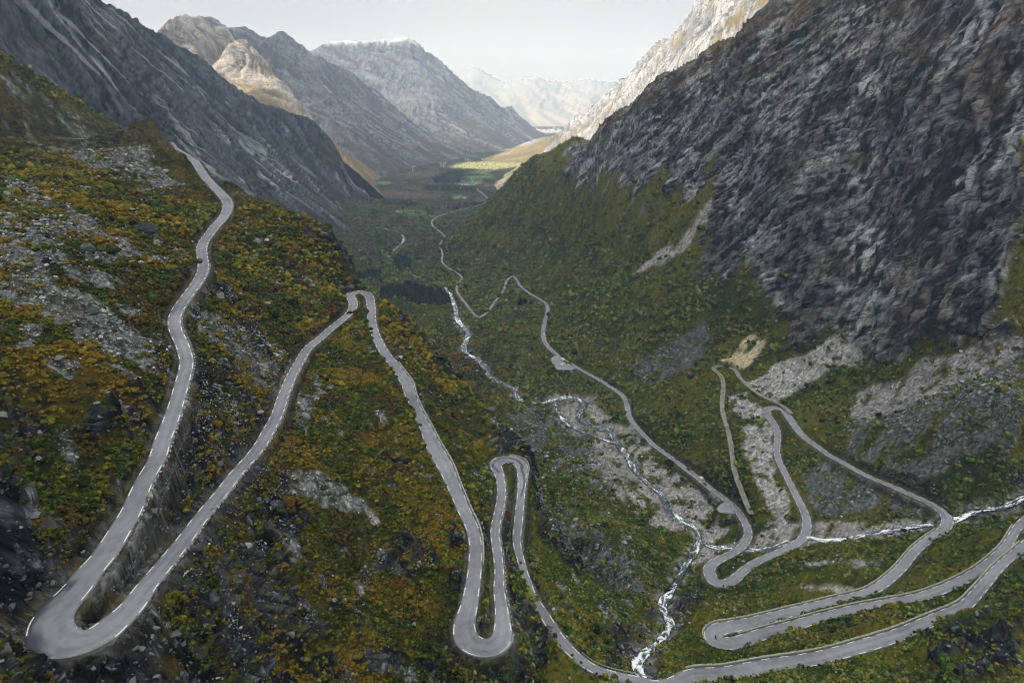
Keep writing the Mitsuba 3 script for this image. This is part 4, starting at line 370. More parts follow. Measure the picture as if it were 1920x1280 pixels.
B_MORE = [(-330, 2100, -450), (-350, 2500, -460), (-420, 2850, -465), (-480, 3200, -470), (-250, 1800, -440), (-520, 3700, -470), (-640, 3100, -440), (-600, 2850, -425), (-560, 2600, -415), (-330, 500, -330), (-340, 800, -360), (-345, 1200, -390), (-330, 200, -240), (-340, -200, -160), (-340, -700, -120), (-1150, 1150, 980), (-1180, 800, 1180), (-1200, 300, 1240), (-1220, -300, 1200), (-1250, -900, 1060), (-1420, 800, 880), (-1420, 300, 900), (-1450, -500, 860), (-1500, -1100, 760), (-760, 1150, 100), (-760, 800, 150), (-760, 300, 230), (-760, -300, 250), (-1400, 1150, 700)]
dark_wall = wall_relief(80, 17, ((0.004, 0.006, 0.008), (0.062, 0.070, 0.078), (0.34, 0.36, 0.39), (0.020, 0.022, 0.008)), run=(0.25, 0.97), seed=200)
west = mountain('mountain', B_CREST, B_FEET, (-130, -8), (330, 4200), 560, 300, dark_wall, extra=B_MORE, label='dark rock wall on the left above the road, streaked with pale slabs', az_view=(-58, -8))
P_, N_ = west.grid(150, 140, az=(-130, -57.5), near=0.5); V_, c_m = dark_wall(P_, N_)   # goes on beyond the left edge of the frame
add('mountain_006', (V_.reshape(-1, 3), grid_faces(150, 140)), 'mountain_cover', smooth=True, color=c_m[..., :3].reshape(-1, 3), uv=c_m[..., 3:].reshape(-1, 2), kind='structure', label='high ridge west of the road, outside the frame')
W2 = Patch([(-1700, 1400, 950), (-2000, 1800, 980), (-2000, 2150, 900), (-2020, 2500, 790), (-2130, 2780, 660), (-2200, 3080, 120), (-2250, 3500, -80), (-1600, 1900, 400), (-1560, 2500, 150), (-1650, 3000, -80), (-1900, 3000, 150), (-1500, 1300, 600), (-2500, 2000, 500), (-2700, 3000, 300), (-2300, 1400, 700), (-3000, 2500, 200)], (-62, -30), (1700, 4600), 60, 60)
P_, N_ = W2.grid(90, 80); V_, c_m = dark_wall(P_, N_)         # added ridge, unseen behind the dark wall, there to shade the valley floor
add('mountain_007', (V_.reshape(-1, 3), grid_faces(90, 80)), 'mountain_cover', smooth=True, color=c_m[..., :3].reshape(-1, 3), uv=c_m[..., 3:].reshape(-1, 2), kind='structure', label='added unseen ridge behind the dark rock wall, shading the valley floor')
mountain('mountain_001', C_CREST, C_FEET, (-34, -6), (2900, 5200), 290, 160,
         wall_relief(110, 20, ((0.17, 0.152, 0.13), (0.40, 0.355, 0.30), (0.48, 0.45, 0.41), (0.13, 0.105, 0.05)), run=(0.6, 0.8), seed=240, low=-320, high=60),
         extra=C_FACE + [[-450, 3200, -480], [-500, 3800, -480], [-520, 4200, -480], [-420, 2950, -480], [-380, 3500, -490]], smoothing=1e-4, label='rounded grey rock dome with its left face in the sun')
mountain('mountain_002', C2_CREST, C2_FEET, (-26, -2), (3900, 7000), 260, 120,
         wall_relief(130, 22, ((0.045, 0.047, 0.052), (0.14, 0.14, 0.142), (0.32, 0.32, 0.33), (0.04, 0.042, 0.028)), run=(0.5, 0.85), seed=280), label='mountain behind the rounded dome with a sunlit saw-toothed ridge')
mountain('mountain_003', D_CREST, D_FEET, (-22, 3.5), (5200, 12500), 330, 170,
         wall_relief(190, 30, ((0.06, 0.062, 0.068), (0.17, 0.17, 0.172), (0.36, 0.36, 0.37), (0.06, 0.055, 0.04)), run=(0.6, 0.8), seed=320, snow=500), extra=D_RIB, label='pointed mountain far down the valley with snow on its left shoulder')
mountain('mountain_004', E_CREST, E_FEET, (-14, 14), (11500, 24000), 220, 70,
         wall_relief(420, 60, ((0.28, 0.29, 0.31), (0.32, 0.33, 0.35), (0.36, 0.37, 0.39), (0.26, 0.28, 0.285)), run=(1.0, 0.2), seed=360, snow=800, heath=0.25, low=-200, high=500), back=0.4, label='pale hazy mountains closing the far end of the valley')  # palette kept pale and flat: part of the haze is painted into the rock
mountain('mountain_005', F_CREST, F_FEET, (-2.5, 24), (2200, 5600), 290, 170,
         wall_relief(75, 20, ((0.20, 0.20, 0.20), (0.44, 0.445, 0.45), (0.58, 0.585, 0.59), (0.17, 0.14, 0.05)), run=(0.3, 0.95), seed=400, low=-330, high=-60), extra=[(0, 6200, -560), (-350, 6000, -560), (150, 6800, -560), (-300, 2500, -470), (-350, 3500, -470), (-300, 4500, -475), (-200, 5500, -480), (0, 7000, -480), (-170, 2300, -465), (-500, 7500, -480)], label='sunlit rock ridge behind the right-hand slope')
# ---------------------------------------------------------------- the road
def frame(line):
    d = np.gradient(line[:, :2], axis=0); d /= np.linalg.norm(d, axis=1, keepdims=True) + 1e-9
    return d, np.stack([d[:, 1], -d[:, 0]], 1)                    # along, to the right of travel (downhill)
def ribbon(line, offs, lift, crown=0.0):
    d, n = frame(line); w = line[:, 3][:, None]
    q = line[:, None, :2] + n[:, None] * (np.asarray(offs)[None] * w)[..., None]
    zz = np.repeat(line[:, 2:3], len(offs), 1) + lift - crown * np.asarray(offs)[None] ** 2
    return np.concatenate([q, zz[..., None]], -1)
rl = densify(ROAD, 1.1)
rl[:, 2] = gaussian_filter1d(rl[:, 2], 6); rl[:, 3] = gaussian_filter1d(rl[:, 3], 5)
RS = np.r_[0, np.cumsum(np.linalg.norm(np.diff(rl[:, :2], axis=0), axis=1))]
RR = np.hypot(rl[:, 0], rl[:, 1])
offs = np.linspace(-1, 1, 11)
top = ribbon(rl, offs, 0.05 + (RR * 0.0004)[:, None], 0.06)
skirt = [top[:, :1] - [0, 0, 0.5], top, top[:, -1:] - [0, 0, 0.5]]
full = np.concatenate(skirt, 1)
u_, s_ = np.meshgrid(np.r_[-1, offs, 1], RS)
fx, fy = full[..., 0], full[..., 1]
tone = 1 + 0.20 * fbm2(fx / 14, fy / 14, 3, 501) + 0.10 * fbm2(fx / 1.3, fy / 1.3, 2, 505) - 0.13 * np.exp(-((np.abs(u_) - 0.45) / 0.16) ** 2) + 0.10 * fbm2(u_ * 3, s_ / 40, 2, 509)
rgp = np.random.default_rng(31); patch = np.ones(full.shape[:2])
for _ in range(150):                                              # repairs and worn stretches
    a0, ln, lo = rgp.uniform(0, RS[-1] * 0.8), rgp.uniform(4, 45), rgp.choice([-1.0, -1.0, 0.0]); hi_ = 0.02 if lo < 0 and rgp.random() < 0.6 else 1.0
    patch[(s_ > a0) & (s_ < a0 + ln) & (u_ >= lo) & (u_ <= hi_)] *= rgp.choice([0.86, 0.9, 0.94, 1.07])
tone = tone * patch * (1 - 0.25 * (np.abs(u_) > 0.97)) * (1 + 0.05 * np.random.default_rng(32).normal(0, 1, patch.shape))
asphalt = np.array([0.236, 0.242, 0.262]) * tone[..., None]
def near_vertex(i): p = np.asarray(ROAD[i][:2]); return int(np.argmin(np.linalg.norm(rl[:, :2] - p, axis=1)))
# wet marks on two of the bends
a, b = (near_vertex(i) for i in RI['wallh']); m = np.zeros(len(rl)); m[a - 18:b + 10] = 1
wetm = (np.abs(u_ + 0.25 - 0.30 * noise2(s_ / 9, s_ * 0, 61)) < 0.17 + 0.10 * noise2(s_ / 4, u_ * 2, 66)) * m[:, None]
a, b = (near_vertex(i) for i in RI['wall1']); m = np.zeros(len(rl)); m[a - 16:a + 2] = 1
wetm = np.maximum(wetm, (u_ > 0.52 + 0.22 * noise2(s_ / 3.5, u_ * 3, 71)) * m[:, None])
asphalt = lerp(asphalt, (0.075, 0.082, 0.098), gaussian_filter(wetm.astype(float), [0.8, 0.3]))
add('mountain_road', (full.reshape(-1, 3), grid_faces(len(rl), 13)[:, ::-1]), 'stone', smooth=True, color=np.clip(asphalt, 0.02, 0.6).reshape(-1, 3), kind='structure', label='narrow grey asphalt road winding down the valley in hairpins')
tl = densify(np.c_[np.asarray(TRACK), np.full(len(TRACK), 2.3)], 1.2); tl[:, 2] = gaussian_filter1d(tl[:, 2], 5)
tv = ribbon(tl, np.linspace(-1, 1, 7), 0.12); tn = fbm2(tv[..., 0] / 3.0, tv[..., 1] / 3.0, 3, 83); mid = np.exp(-(np.linspace(-1, 1, 7) / 0.3) ** 2)[None] * step(0.2, -0.4, noise2(tv[..., 0] / 9, tv[..., 1] / 9, 84))
tc = lerp(lerp((0.19, 0.18, 0.16), (0.27, 0.262, 0.24), step(-0.5, 0.5, tn)), (0.13, 0.10, 0.03), mid * 0.7)
add('gravel_track', (tv.reshape(-1, 3), grid_faces(len(tl), 7)[:, ::-1]), 'stone', smooth=True, color=tc.reshape(-1, 3), kind='structure', label='disused gravel track with a grassy middle below the landslip')
def lot_mesh(poly, zz, lift):
    from shapely.geometry import Polygon
    m = trimesh.creation.extrude_polygon(Polygon(poly).buffer(1.2).buffer(-0.2), 0.6, engine='earcut'); m.apply_translation([0, 0, zz - 0.6 + lift]); return m
for k, (poly, zz) in enumerate(LOTS):
    m = lot_mesh(poly, zz, 0.30 if k == 0 else 0.08)
    m = m.subdivide_to_size(3.0); lv = np.array(m.vertices)
    lc = np.array([0.245, 0.25, 0.268]) * (1 + 0.12 * fbm2(lv[:, 0] / 6, lv[:, 1] / 6, 3, 501))[:, None]
    add('car_park' if k == 0 else 'lay_by' + ('' if k == 1 else f'_{k - 1:03d}'), m, 'stone', color=lc, kind='structure',
        label=('car park beside the road on the valley floor', 'lay-by on the river side of the two-lane stretch', 'widened verge on the third leg of the hairpins', 'wide turning place at the foot of the frame')[k])
# painted dashes, edge stones, walls
plain('road_paint', (0.72, 0.72, 0.70), 0.7)
def strip(s0, s1, off, w, lift):
    ss = np.linspace(s0, s1, max(2, int((s1 - s0) / 1.0) + 1))
    L = np.stack([np.interp(ss, RS, rl[:, k]) for k in range(4)], 1); L = np.c_[L[:, :3], L[:, 3]]
    i = np.clip(np.searchsorted(RS, ss), 1, len(rl) - 2); d, n = frame(rl); n = n[i]
    o = off(L[:, 3])[:, None] if callable(off) else np.full((len(ss), 1), off)
    rr = np.hypot(L[:, 0], L[:, 1])
    zc = L[:, 2] + 0.05 + rr * 0.0004 - 0.06 * (o[:, 0] / L[:, 3]) ** 2 + lift + rr * 0.00012
    a, b = L[:, :2] + n * (o - w / 2), L[:, :2] + n * (o + w / 2)
    v = np.stack([np.c_[a, zc], np.c_[b, zc]], 1).reshape(-1, 3)
    return v, grid_faces(len(ss), 2)[:, ::-1]
dashes = []
for side in (-1, 1):
    s = 0.0
    while s < RS[-1]:
        r = np.interp(s, RS, RR)
        if r < 1050: dashes.append((r, strip(s, s + 4.0, lambda h, side=side: side * (h - 0.40), 0.29, 0.006)))
        s += 8.6
a, b = (near_vertex(i) for i in RI['centre']); s = RS[a]
while s < RS[b]: dashes.append((np.interp(s, RS, RR), strip(s, s + 3.6, 0.0, 0.28, 0.006))); s += 7.4
dashes.sort(key=lambda q: q[0])
for k, (r, m) in enumerate(dashes[:300]): scene['mountain_road__painted_dash' + (f'_{k:03d}' if k else '')] = mikit.ply(m, 'road_paint')
def join(parts):
    vs, fs, n = [], [], 0
    for v, f in parts: vs.append(v); fs.append(np.asarray(f) + n); n += len(v)
    return np.vstack(vs), np.vstack(fs)
scene['mountain_road__far_dash'] = mikit.ply(join([m for r, m in dashes[300:]]), 'road_paint'); labels['mountain_road__far_dash'] = {'kind': 'stuff'}
rng = np.random.default_rng(11)
def rough_stone(size, rng, n=9):
    p = rng.normal(size=(n, 3)); p /= np.linalg.norm(p, axis=1, keepdims=True); p *= rng.uniform(0.7, 1.0, (n, 1)) * np.asarray(size) / 2
    h = trimesh.convex.convex_hull(p); return np.array(h.vertices), np.array(h.faces)
def at_road(s, off):
    i = np.clip(np.searchsorted(RS, s), 1, len(rl) - 2); d, n = frame(rl[max(i - 2, 0):i + 3]); k = min(2, len(n) - 1)
    h = rl[i, 3]; return np.r_[rl[i, :2] + n[k] * (h + off if off > 0 else -h + off), rl[i, 2]], math.atan2(d[k][1], d[k][0])
edge, ecol = [], []
for name, side in (('stone0', -1), ('stone1', -1), ('stone2', 1), ('stone4', 1), ('stone5', -1)):
    a, b = sorted(near_vertex(i) for i in RI[name]); s = RS[a]
    while s < RS[b]:
        p, yaw = at_road(s, side * 0.35); v, f = rough_stone((1.25, 0.8, 1.15), rng, 10); c, sn = math.cos(yaw), math.sin(yaw)
        v = v @ np.array([[c, sn, 0], [-sn, c, 0], [0, 0, 1]]) + p + [0, 0, 0.25]; edge.append((v, f)); ecol.append(np.full((len(v), 3), rng.uniform(0.24, 0.46)))
        s += rng.uniform(1.6, 2.5)
scene['mountain_road__edge_stone'] = mikit.ply(join(edge), 'stone', color=np.vstack(ecol)); labels['mountain_road__edge_stone'] = {'kind': 'stuff', 'label': 'row of rough kerb stones on the valley side'}
def wall_along(key, rng_key, side, h, w, rgb, label):
    a, b = sorted(near_vertex(i) for i in RI[rng_key]); L = rl[a:b + 1]; d, n = frame(rl); n = n[a:b + 1]
    rr = np.hypot(L[:, 0], L[:, 1]); hh = h * (1 + 0.08 * noise2(RS[a:b + 1] / 4, RS[a:b + 1] * 0, 91))
    prof = [(0.0, -1.2), (0.0, None), (0.06, None), (w - 0.06, None), (w, None), (w, -4.0)]
    rings = []
    for k, (o, zz) in enumerate(prof):
        q = L[:, :2] + n * (side * (L[:, 3] + 0.08 + o))[:, None]
        zt = hh + 0.05 if zz is None and k in (2, 3) else hh - 0.02 + 0.05 if zz is None else np.full(len(L), zz)
        rings.append(np.c_[q, L[:, 2] + zt])
    v = np.stack(rings, 1); col = np.asarray(rgb) * (1 + 0.16 * noise2(v[..., 0] / 1.1, v[..., 1] / 1.1 + v[..., 2], 93) + 0.14 * noise2(v[..., 0] / 7, v[..., 1] / 7, 95))[..., None]
    f = grid_faces(len(L), 6); caps = [[0, i, i + 1] for i in range(1, 5)]; f = np.vstack([f, caps, np.asarray(caps) + (len(L) - 1) * 6])
    scene[key + '__masonry'] = mikit.ply((v.reshape(-1, 3), f), 'stone', smooth=False, color=np.clip(col, 0.05, 0.6).reshape(-1, 3))
    # coping stones along the top of the wall
    cop, cc, s = [], [], RS[a] + 0.4; rg = np.random.default_rng(a)
    while s < RS[b] - 0.5:
        p, yaw = at_road(s, side * (0.08 + w / 2)); ln = rg.uniform(1.0, 1.8); m = trimesh.creation.box([ln - 0.06, w + 0.12, 0.16]); m.apply_transform(trimesh.transformations.rotation_matrix(yaw, [0, 0, 1]))
        i = min(np.searchsorted(RS, s) - a, len(hh) - 1); m.apply_translation(p + [0, 0, hh[i] + 0.10]); cop.append((np.array(m.vertices), np.array(m.faces))); cc.append(np.full((8, 3), 1.0) * np.asarray(rgb) * rg.uniform(0.9, 1.25)); s += ln
    scene[key + '__coping'] = mikit.ply(join(cop), 'stone', color=np.vstack(cc)); labels[key + '__coping'] = {'kind': 'stuff'}
    labels[key] = {'label': label, 'category': 'wall'}
PALE = (0.27, 0.265, 0.22)
for k, (rk, side, h, w, rgb, lab) in enumerate((
        ('wall3', -1, 0.75, 0.5, (0.30, 0.31, 0.29), 'pale parapet wall along the right edge of the long middle leg'),
        ('wallh', -1, 0.8, 0.5, PALE, 'low parapet curving round the far bend under the rock cut'),
        ('wallb', -1, 0.8, 0.7, PALE, 'long mossy parapet on the far side of the lowest road on the right'),
        ('wallu', 1, 0.8, 0.7, PALE, 'mossy parapet on the far side of the middle road on the right'),
        ('wallv', -1, 0.8, 0.7, PALE, 'mossy parapet from the stony hairpin up to the stream crossing'),
        ('wally', -1, 0.6, 0.5, (0.25, 0.25, 0.23), 'parapet along the road just below the culvert of the side stream'),
        ('wall1', 1, 0.7, 0.5, (0.22, 0.22, 0.21), 'kerb wall round the big hairpin at bottom left'),
        ('wall2', 1, 0.6, 0.5, (0.24, 0.24, 0.23), 'kerb wall round the tight hairpin at bottom centre'))):
    wall_along('parapet_wall' + (f'_{k:03d}' if k else ''), rk, side, h, w, rgb, lab)
# dry-stone walls that carry the road
def retaining_wall(key, ia, ib, side, height, label, seed):
    a, b = sorted(int(np.argmin(np.linalg.norm(rl[:, :2] - np.asarray(ROAD[i][:2]), axis=1))) for i in (ia, ib)); rg = np.random.default_rng(seed); d, n = frame(rl); v, f, c = [], [], []
    cube = trimesh.creation.box([1, 1, 1]); cv, cf = np.array(cube.vertices), np.array(cube.faces)
    for row in range(int(height / 0.5)):
        s = RS[a] + rg.uniform(0, 0.8)
        while s < RS[b]:
            ln = rg.uniform(0.6, 1.3); i = min(int(np.searchsorted(RS, s)), len(rl) - 1); yaw = math.atan2(d[i][1], d[i][0])
            if row * 0.5 < height * (0.55 + 0.6 * (0.5 + 0.5 * noise2(np.array([s / 30]), np.array([seed * 1.7]), 17)[0])):
                q = cv * [ln * rg.uniform(0.9, 0.99), 0.7, 0.5 * rg.uniform(0.85, 0.98)] + rg.normal(0, 0.025, cv.shape)
                q = q @ np.array([[math.cos(yaw), math.sin(yaw), 0], [-math.sin(yaw), math.cos(yaw), 0], [0, 0, 1]])
                p = np.r_[rl[i, :2] + n[i] * side * (rl[i, 3] - 0.05 + row * 0.14 + rg.uniform(-0.05, 0.07)), rl[i, 2] - 0.22 - row * 0.5]
                v.append(q + p); f.append(cf); c.append(np.full((8, 3), 1.0) * np.asarray((0.085, 0.088, 0.088)) * rg.lognormal(0, 0.4))
            s += ln
    scene[key + '__stones'] = mikit.ply(join(list(zip(v, f))), 'stone', color=np.clip(np.vstack(c), 0.02, 0.4)); labels[key + '__stones'] = {'kind': 'stuff'}
    labels[key] = {'label': label, 'category': 'wall'}
for k, (rk, side, hgt, lab) in enumerate((('keep1', -1, 7.0, 'dark dry-stone wall under the right edge of the leftmost leg'), ('keep0', 1, 6.0, 'dry-stone wall holding up the outside of the big hairpin at bottom left'), ('keep2', 1, 5.0, 'dry-stone wall under the outer edge of the second leg above bottom left'), ('keep4', 1, 5.5, 'dry-stone wall under the right edge of the narrow fourth leg'),
                                     ('keep5', -1, 6.0, 'dry-stone wall under the right edge of the rightmost leg below the rock cut'), ('wall2', 1, 5.0, 'dry-stone wall under the hairpin at bottom centre'))):
    retaining_wall('retaining_wall' + (f'_{k:03d}' if k else ''), *RI[rk], side, hgt, lab, 40 + k)
# guard rail at the bridge
plain('galvanised', (0.42, 0.43, 0.44), 0.45, metallic=0.6)
a, b = sorted(near_vertex(i) for i in RI['rail']); s0, s1 = RS[a], RS[b]
rail = []; ss = np.arange(s0, s1, 1.0)
pts = np.array([at_road(s, -0.5)[0] for s in ss])
for z0, z1, t in ((0.45, 0.78, 0.06),):
    nrm = np.gradient(pts[:, :2], axis=0); nrm = np.stack([nrm[:, 1], -nrm[:, 0]], 1); nrm /= np.linalg.norm(nrm, axis=1, keepdims=True)
    ring = [np.c_[pts[:, :2] + nrm * o, pts[:, 2] + zz] for o, zz in ((-t, z0), (-t, z1), (t, z1), (t, z0), (-t, z0))]
    v = np.stack(ring, 1); rail.append((v.reshape(-1, 3), grid_faces(len(pts), 5)))
scene['guard_rail__rail'] = mikit.ply(join(rail), 'galvanised')
for k, s in enumerate(np.arange(s0 + 0.5, s1, 4.0)):
    p, yaw = at_road(s, -0.62); m = trimesh.creation.box([0.14, 0.14, 1.3]); m.apply_translation(p + [0, 0, 0.15])
    scene['guard_rail__post' + (f'_{k:03d}' if k else '')] = mikit.ply(m, 'galvanised')
labels['guard_rail'] = {'label': 'steel guard rail on the road above the waterfall', 'category': 'guard rail'}

# ---------------------------------------------------------------- running water
scene['white_water'] = {'type': 'twosided', 'b': {'type': 'principled', 'base_color': {'type': 'mesh_attribute', 'name': 'vertex_color'}, 'roughness': 0.3, 'specular': 0.5}}
for key, q in waters.items():
    q = q.copy(); rr = np.hypot(q[:, 0], q[:, 1]); o = np.linspace(-1, 1, 15)
    q2 = np.stack([np.interp(np.arange(0, len(q) - 1, 0.5), np.arange(len(q)), q[:, k]) for k in range(4)], 1); q2[:, 2] = gaussian_filter1d(q2[:, 2], 4)
    v = ribbon(q2, o, -0.05); s = np.repeat((np.arange(len(q2)) * 0.75)[:, None], 15, 1); oo = np.repeat(o[None], len(q2), 0)
    grad = np.abs(np.gradient(q2[:, 2], 0.75))[:, None]
    turb = fbm2(oo * 2.6 + 0.8 * noise2(s / 9, oo, 603), s / 5.5, 4, 600) + 0.5 * fbm2(v[..., 0] / 0.9, v[..., 1] / 0.9, 2, 607)
    reach_ = 0.0 if key != 'river_002' else -0.28
    foam = step(-0.05, 0.30, turb + reach_ + 0.9 * np.clip(grad - 0.12, -0.1, 0.7) - 0.22 + 0.3 * noise2(s / 26, s * 0, 611))
    v[..., 2] += 0.35 * turb * np.clip(1 + 2 * grad, 1, 2.4) + 0.25 * foam
    edge_ = np.abs(oo) > 0.93; v[..., 2] -= edge_ * 0.35
    c = lerp(lerp((0.035, 0.055, 0.075), (0.07, 0.10, 0.13), step(-0.5, 0.4, turb)), (0.86, 0.88, 0.90), foam)
    add(key, (v.reshape(-1, 3), grid_faces(len(q2), 15)[:, ::-1]), 'white_water', smooth=True, color=c.reshape(-1, 3), kind='structure',
        label={'river': 'white-water river dropping into the gorge', 'river_001': 'shallow side arm of the river through gravel', 'river_002': 'far reach of the river in the wooded valley', 'stream': 'foaming side stream passing under the road'}[key])
# ---------------------------------------------------------------- scrub, stones, trees
rng = np.random.default_rng(5)
ICO1 = trimesh.creation.icosphere(subdivisions=1); ICO0 = trimesh.creation.icosahedron()
def bush_mesh(base, rng, fine, tall=0.75):
    """a leafy clump: lobes of crumpled shells with loose sprays of leaves, one metre wide"""
    vs, fs, cs, n = [], [], [], 0
    lobes = rng.integers(6, 9) if fine else 3
    for k in range(lobes):
        v = np.array(ICO0.vertices) / np.linalg.norm(ICO0.vertices, axis=1, keepdims=True)
        v = v * rng.uniform(0.55, 1.2, (len(v), 1))
        s = rng.uniform(0.13, 0.25) if fine else rng.uniform(0.22, 0.34)
        o = np.r_[rng.normal(0, 0.24, 2), 0]; o[2] = rng.uniform(0.0, 0.22) * (1.3 - min(np.hypot(*o[:2]) * 2, 1)) * tall
        v = v @ trimesh.transformations.random_rotation_matrix(rng.random(3))[:3, :3] * [s, s, s * tall * 1.1] + o + [0, 0, 0.12 * tall]
        f = np.array(ICO0.faces); vs.append(v); fs.append(f + n); n += len(v)
        cs.append(np.asarray(base) * rng.uniform(0.30, 1.75) * (1 + rng.normal(0, 0.30, (len(v), 1))) * [rng.uniform(0.85, 1.2), 1, 1])
    sprays = 34 if fine else 8
    a = rng.normal(size=(sprays, 3)); a[:, 2] = np.abs(a[:, 2]) * 0.8; a /= np.linalg.norm(a, axis=1, keepdims=True)
    ctr = a * rng.uniform(0.30, 0.52, (sprays, 1)) * [1, 1, tall * 0.8] + [0, 0, 0.1 * tall]
    tri = ctr[:, None] + rng.normal(0, 0.06, (sprays, 3, 3))
    vs.append(tri.reshape(-1, 3)); fs.append(np.arange(sprays * 3).reshape(-1, 3) + n)
    cs.append(np.repeat(np.asarray(base)[None] * rng.uniform(0.5, 2.0, (sprays, 1)), 3, 0))
    return np.vstack(vs), np.vstack(fs), np.clip(np.vstack(cs), 0.006, 0.5)
AUTUMN = [(0.128, 0.078, 0.013), (0.118, 0.084, 0.012), (0.108, 0.084, 0.011), (0.082, 0.080, 0.011), (0.052, 0.066, 0.011), (0.032, 0.048, 0.011), (0.060, 0.043, 0.012)]
GREEN = [(0.070, 0.108, 0.020), (0.044, 0.078, 0.018), (0.098, 0.124, 0.022), (0.128, 0.122, 0.022), (0.086, 0.114, 0.036), (0.085, 0.076, 0.016), (0.020, 0.042, 0.015)]
def group(name, meshes, bsdf='foliage'):
    for k, (v, f, c) in enumerate(meshes):
        scene[f'{name}_{k}'] = {'type': 'shapegroup', 'leaf': mikit.ply((v, f), bsdf, color=c)}
NEARV, FARV = 3, 2
group('autumn_near', [bush_mesh(c, rng, True) for c in AUTUMN for _ in range(NEARV)])
group('autumn_far', [bush_mesh(c, rng, False) for c in AUTUMN for _ in range(FARV)])
group('green_near', [bush_mesh(c, rng, True, 0.95) for c in GREEN for _ in range(NEARV)])
group('green_far', [bush_mesh(c, rng, False, 1.0) for c in GREEN for _ in range(FARV)])
# where: by true area of the ground cells, thinned by cover
gx = np.gradient(V, axis=0); gy = np.gradient(V, axis=1)
area = np.linalg.norm(np.cross(gx, gy), axis=-1)
veg = (1 - np.clip(stony, 0, 1) * 0.9) * (1 - 0.995 * cover['cliff']) * (1 - 0.8 * cover['rock'])
free = ~((R < 178) & (AZ < -28) & (e_road < 9) & (V[..., 1] < 135)) & (e_road > 0.8 + R * 0.0025) & (e_track > 0.5) & (wet < 0.3) & (e_lot > 1.5)
view = (np.abs(AZ) < 47)
def scatter(weight, size_of, n_max, rng):
    w = (area * weight * free * view).ravel(); total = w.sum(); n = n_max
    c = np.cumsum(w); i = np.searchsorted(c, rng.random(n) * c[-1]); return i, total
inst = {}
def place(key, group_name, i, size, zs, rng, sink=0.1, tilt=0.15):
    p = V.reshape(-1, 3)[i]; yaw = rng.uniform(0, 360, len(i))
    for k in range(len(i)):
        s = size[k]; a = math.radians(yaw[k]); c, sn = math.cos(a) * s, math.sin(a) * s
        M = np.array([[c, -sn, 0, p[k, 0]], [sn, c, 0, p[k, 1]], [0, 0, s * zs[k], p[k, 2] - sink * s], [0, 0, 0, 1.0]])
        n = inst[key] = inst.get(key, 0) + 1
        scene[f'{key}__{n:05d}'] = {'type': 'instance', 'to_world': T(M), 'g': {'type': 'ref', 'id': group_name(k)}}
clump = step(-0.35, 0.35, fbm2(x / 16, y / 16, 4, 700))
lush = step(-0.3, 0.3, fbm2(x / 55, y / 55, 3, 705))
# autumn scrub of the near hillside
hides = (R > 560) & (d_road < 75) & (V[..., 0] < -150)          # low growth below the top road
w = np.maximum(veg, 0.5 * worked) * (R < 1150) * step(0.25, 0.6, left) * (0.4 + 0.6 * clump) * np.clip(280 / R, 0.3, 1.5) * 0.42
i, tot = scatter(w, None, 74000, rng); print('autumn', len(i), tot)
hue = np.clip(0.5 + 0.55 * n1.ravel()[i] + 0.45 * fbm2(x.ravel()[i] / 10, y.ravel()[i] / 10, 2, 711) + rng.normal(0, 0.12, len(i)), 0, 0.999)
hue = np.clip(0.20 + 0.80 * (1 - hue), 0, 0.999); ci = (hue * len(AUTUMN)).astype(int)
near = R.ravel()[i] < 430
size = rng.lognormal(1.05, 0.40, len(i)) * np.clip(R.ravel()[i] / 330, 0.75, 1.3) * np.where(hides.ravel()[i], 0.35, 1)
place('autumn_scrub', lambda k: f"autumn_{'near' if near[k] else 'far'}_{ci[k] * (NEARV if near[k] else FARV) + rng.integers(NEARV if near[k] else FARV)}", i, size, rng.uniform(0.7, 1.25, len(i)), rng)
# birch and willow of the valley and the right-hand slopes
w = veg * (1 - step(0.25, 0.6, left)) * (1 - 0.75 * step(-260, -160, z + 40 * n1) * (AZ > 2)) * (R < 2900) * (0.25 + 0.75 * clump) * np.clip(420 / R, 0.16, 2.2) ** 1.25 * 0.16 * (0.35 + 0.65 * lush)
far_river = cKDTree(waters['river_002'][:, :2]).query(np.c_[V[..., 0].ravel(), V[..., 1].ravel()], distance_upper_bound=60)[0].reshape(shape)
belt = ((far_river > 3.5) & (far_river < 16) & (V[..., 1] < 9e9) | ((d_road > 3.5) & (d_road < 15) & (R > 1230))) * step(-0.25, 0.15, noise2(x / 38, y / 38, 731))
w = w * (1 + 9 * belt)
i, tot = scatter(w, None, 70000, rng); print('birch', len(i), tot)
hue = np.clip(0.42 + 0.5 * fbm2(x.ravel()[i] / 45, y.ravel()[i] / 45, 3, 721) + 0.35 * n2.ravel()[i] + rng.normal(0, 0.13, len(i)), 0, 0.999); ci = (hue * len(GREEN)).astype(int)
ci = np.where(rng.random(len(i)) < 0.75 * flats.ravel()[i], rng.choice([6, 6, 1, 5], len(i)), ci)
near = R.ravel()[i] < 480
size = rng.lognormal(1.42, 0.32, len(i)) * np.clip(R.ravel()[i] / 600, 0.7, 1.6) * (1 + 0.35 * belt.ravel()[i])
place('birch_scrub', lambda k: f"green_{'near' if near[k] else 'far'}_{ci[k] * (NEARV if near[k] else FARV) + rng.integers(NEARV if near[k] else FARV)}", i, size, rng.uniform(0.7, 1.2, len(i)), rng)
labels['autumn_scrub'] = {'kind': 'stuff', 'label': 'orange and olive autumn scrub on the near hillside', 'category': 'scrub'}
labels['birch_scrub'] = {'kind': 'stuff', 'label': 'green birch and willow scrub in the valley and on the right slope', 'category': 'scrub'}
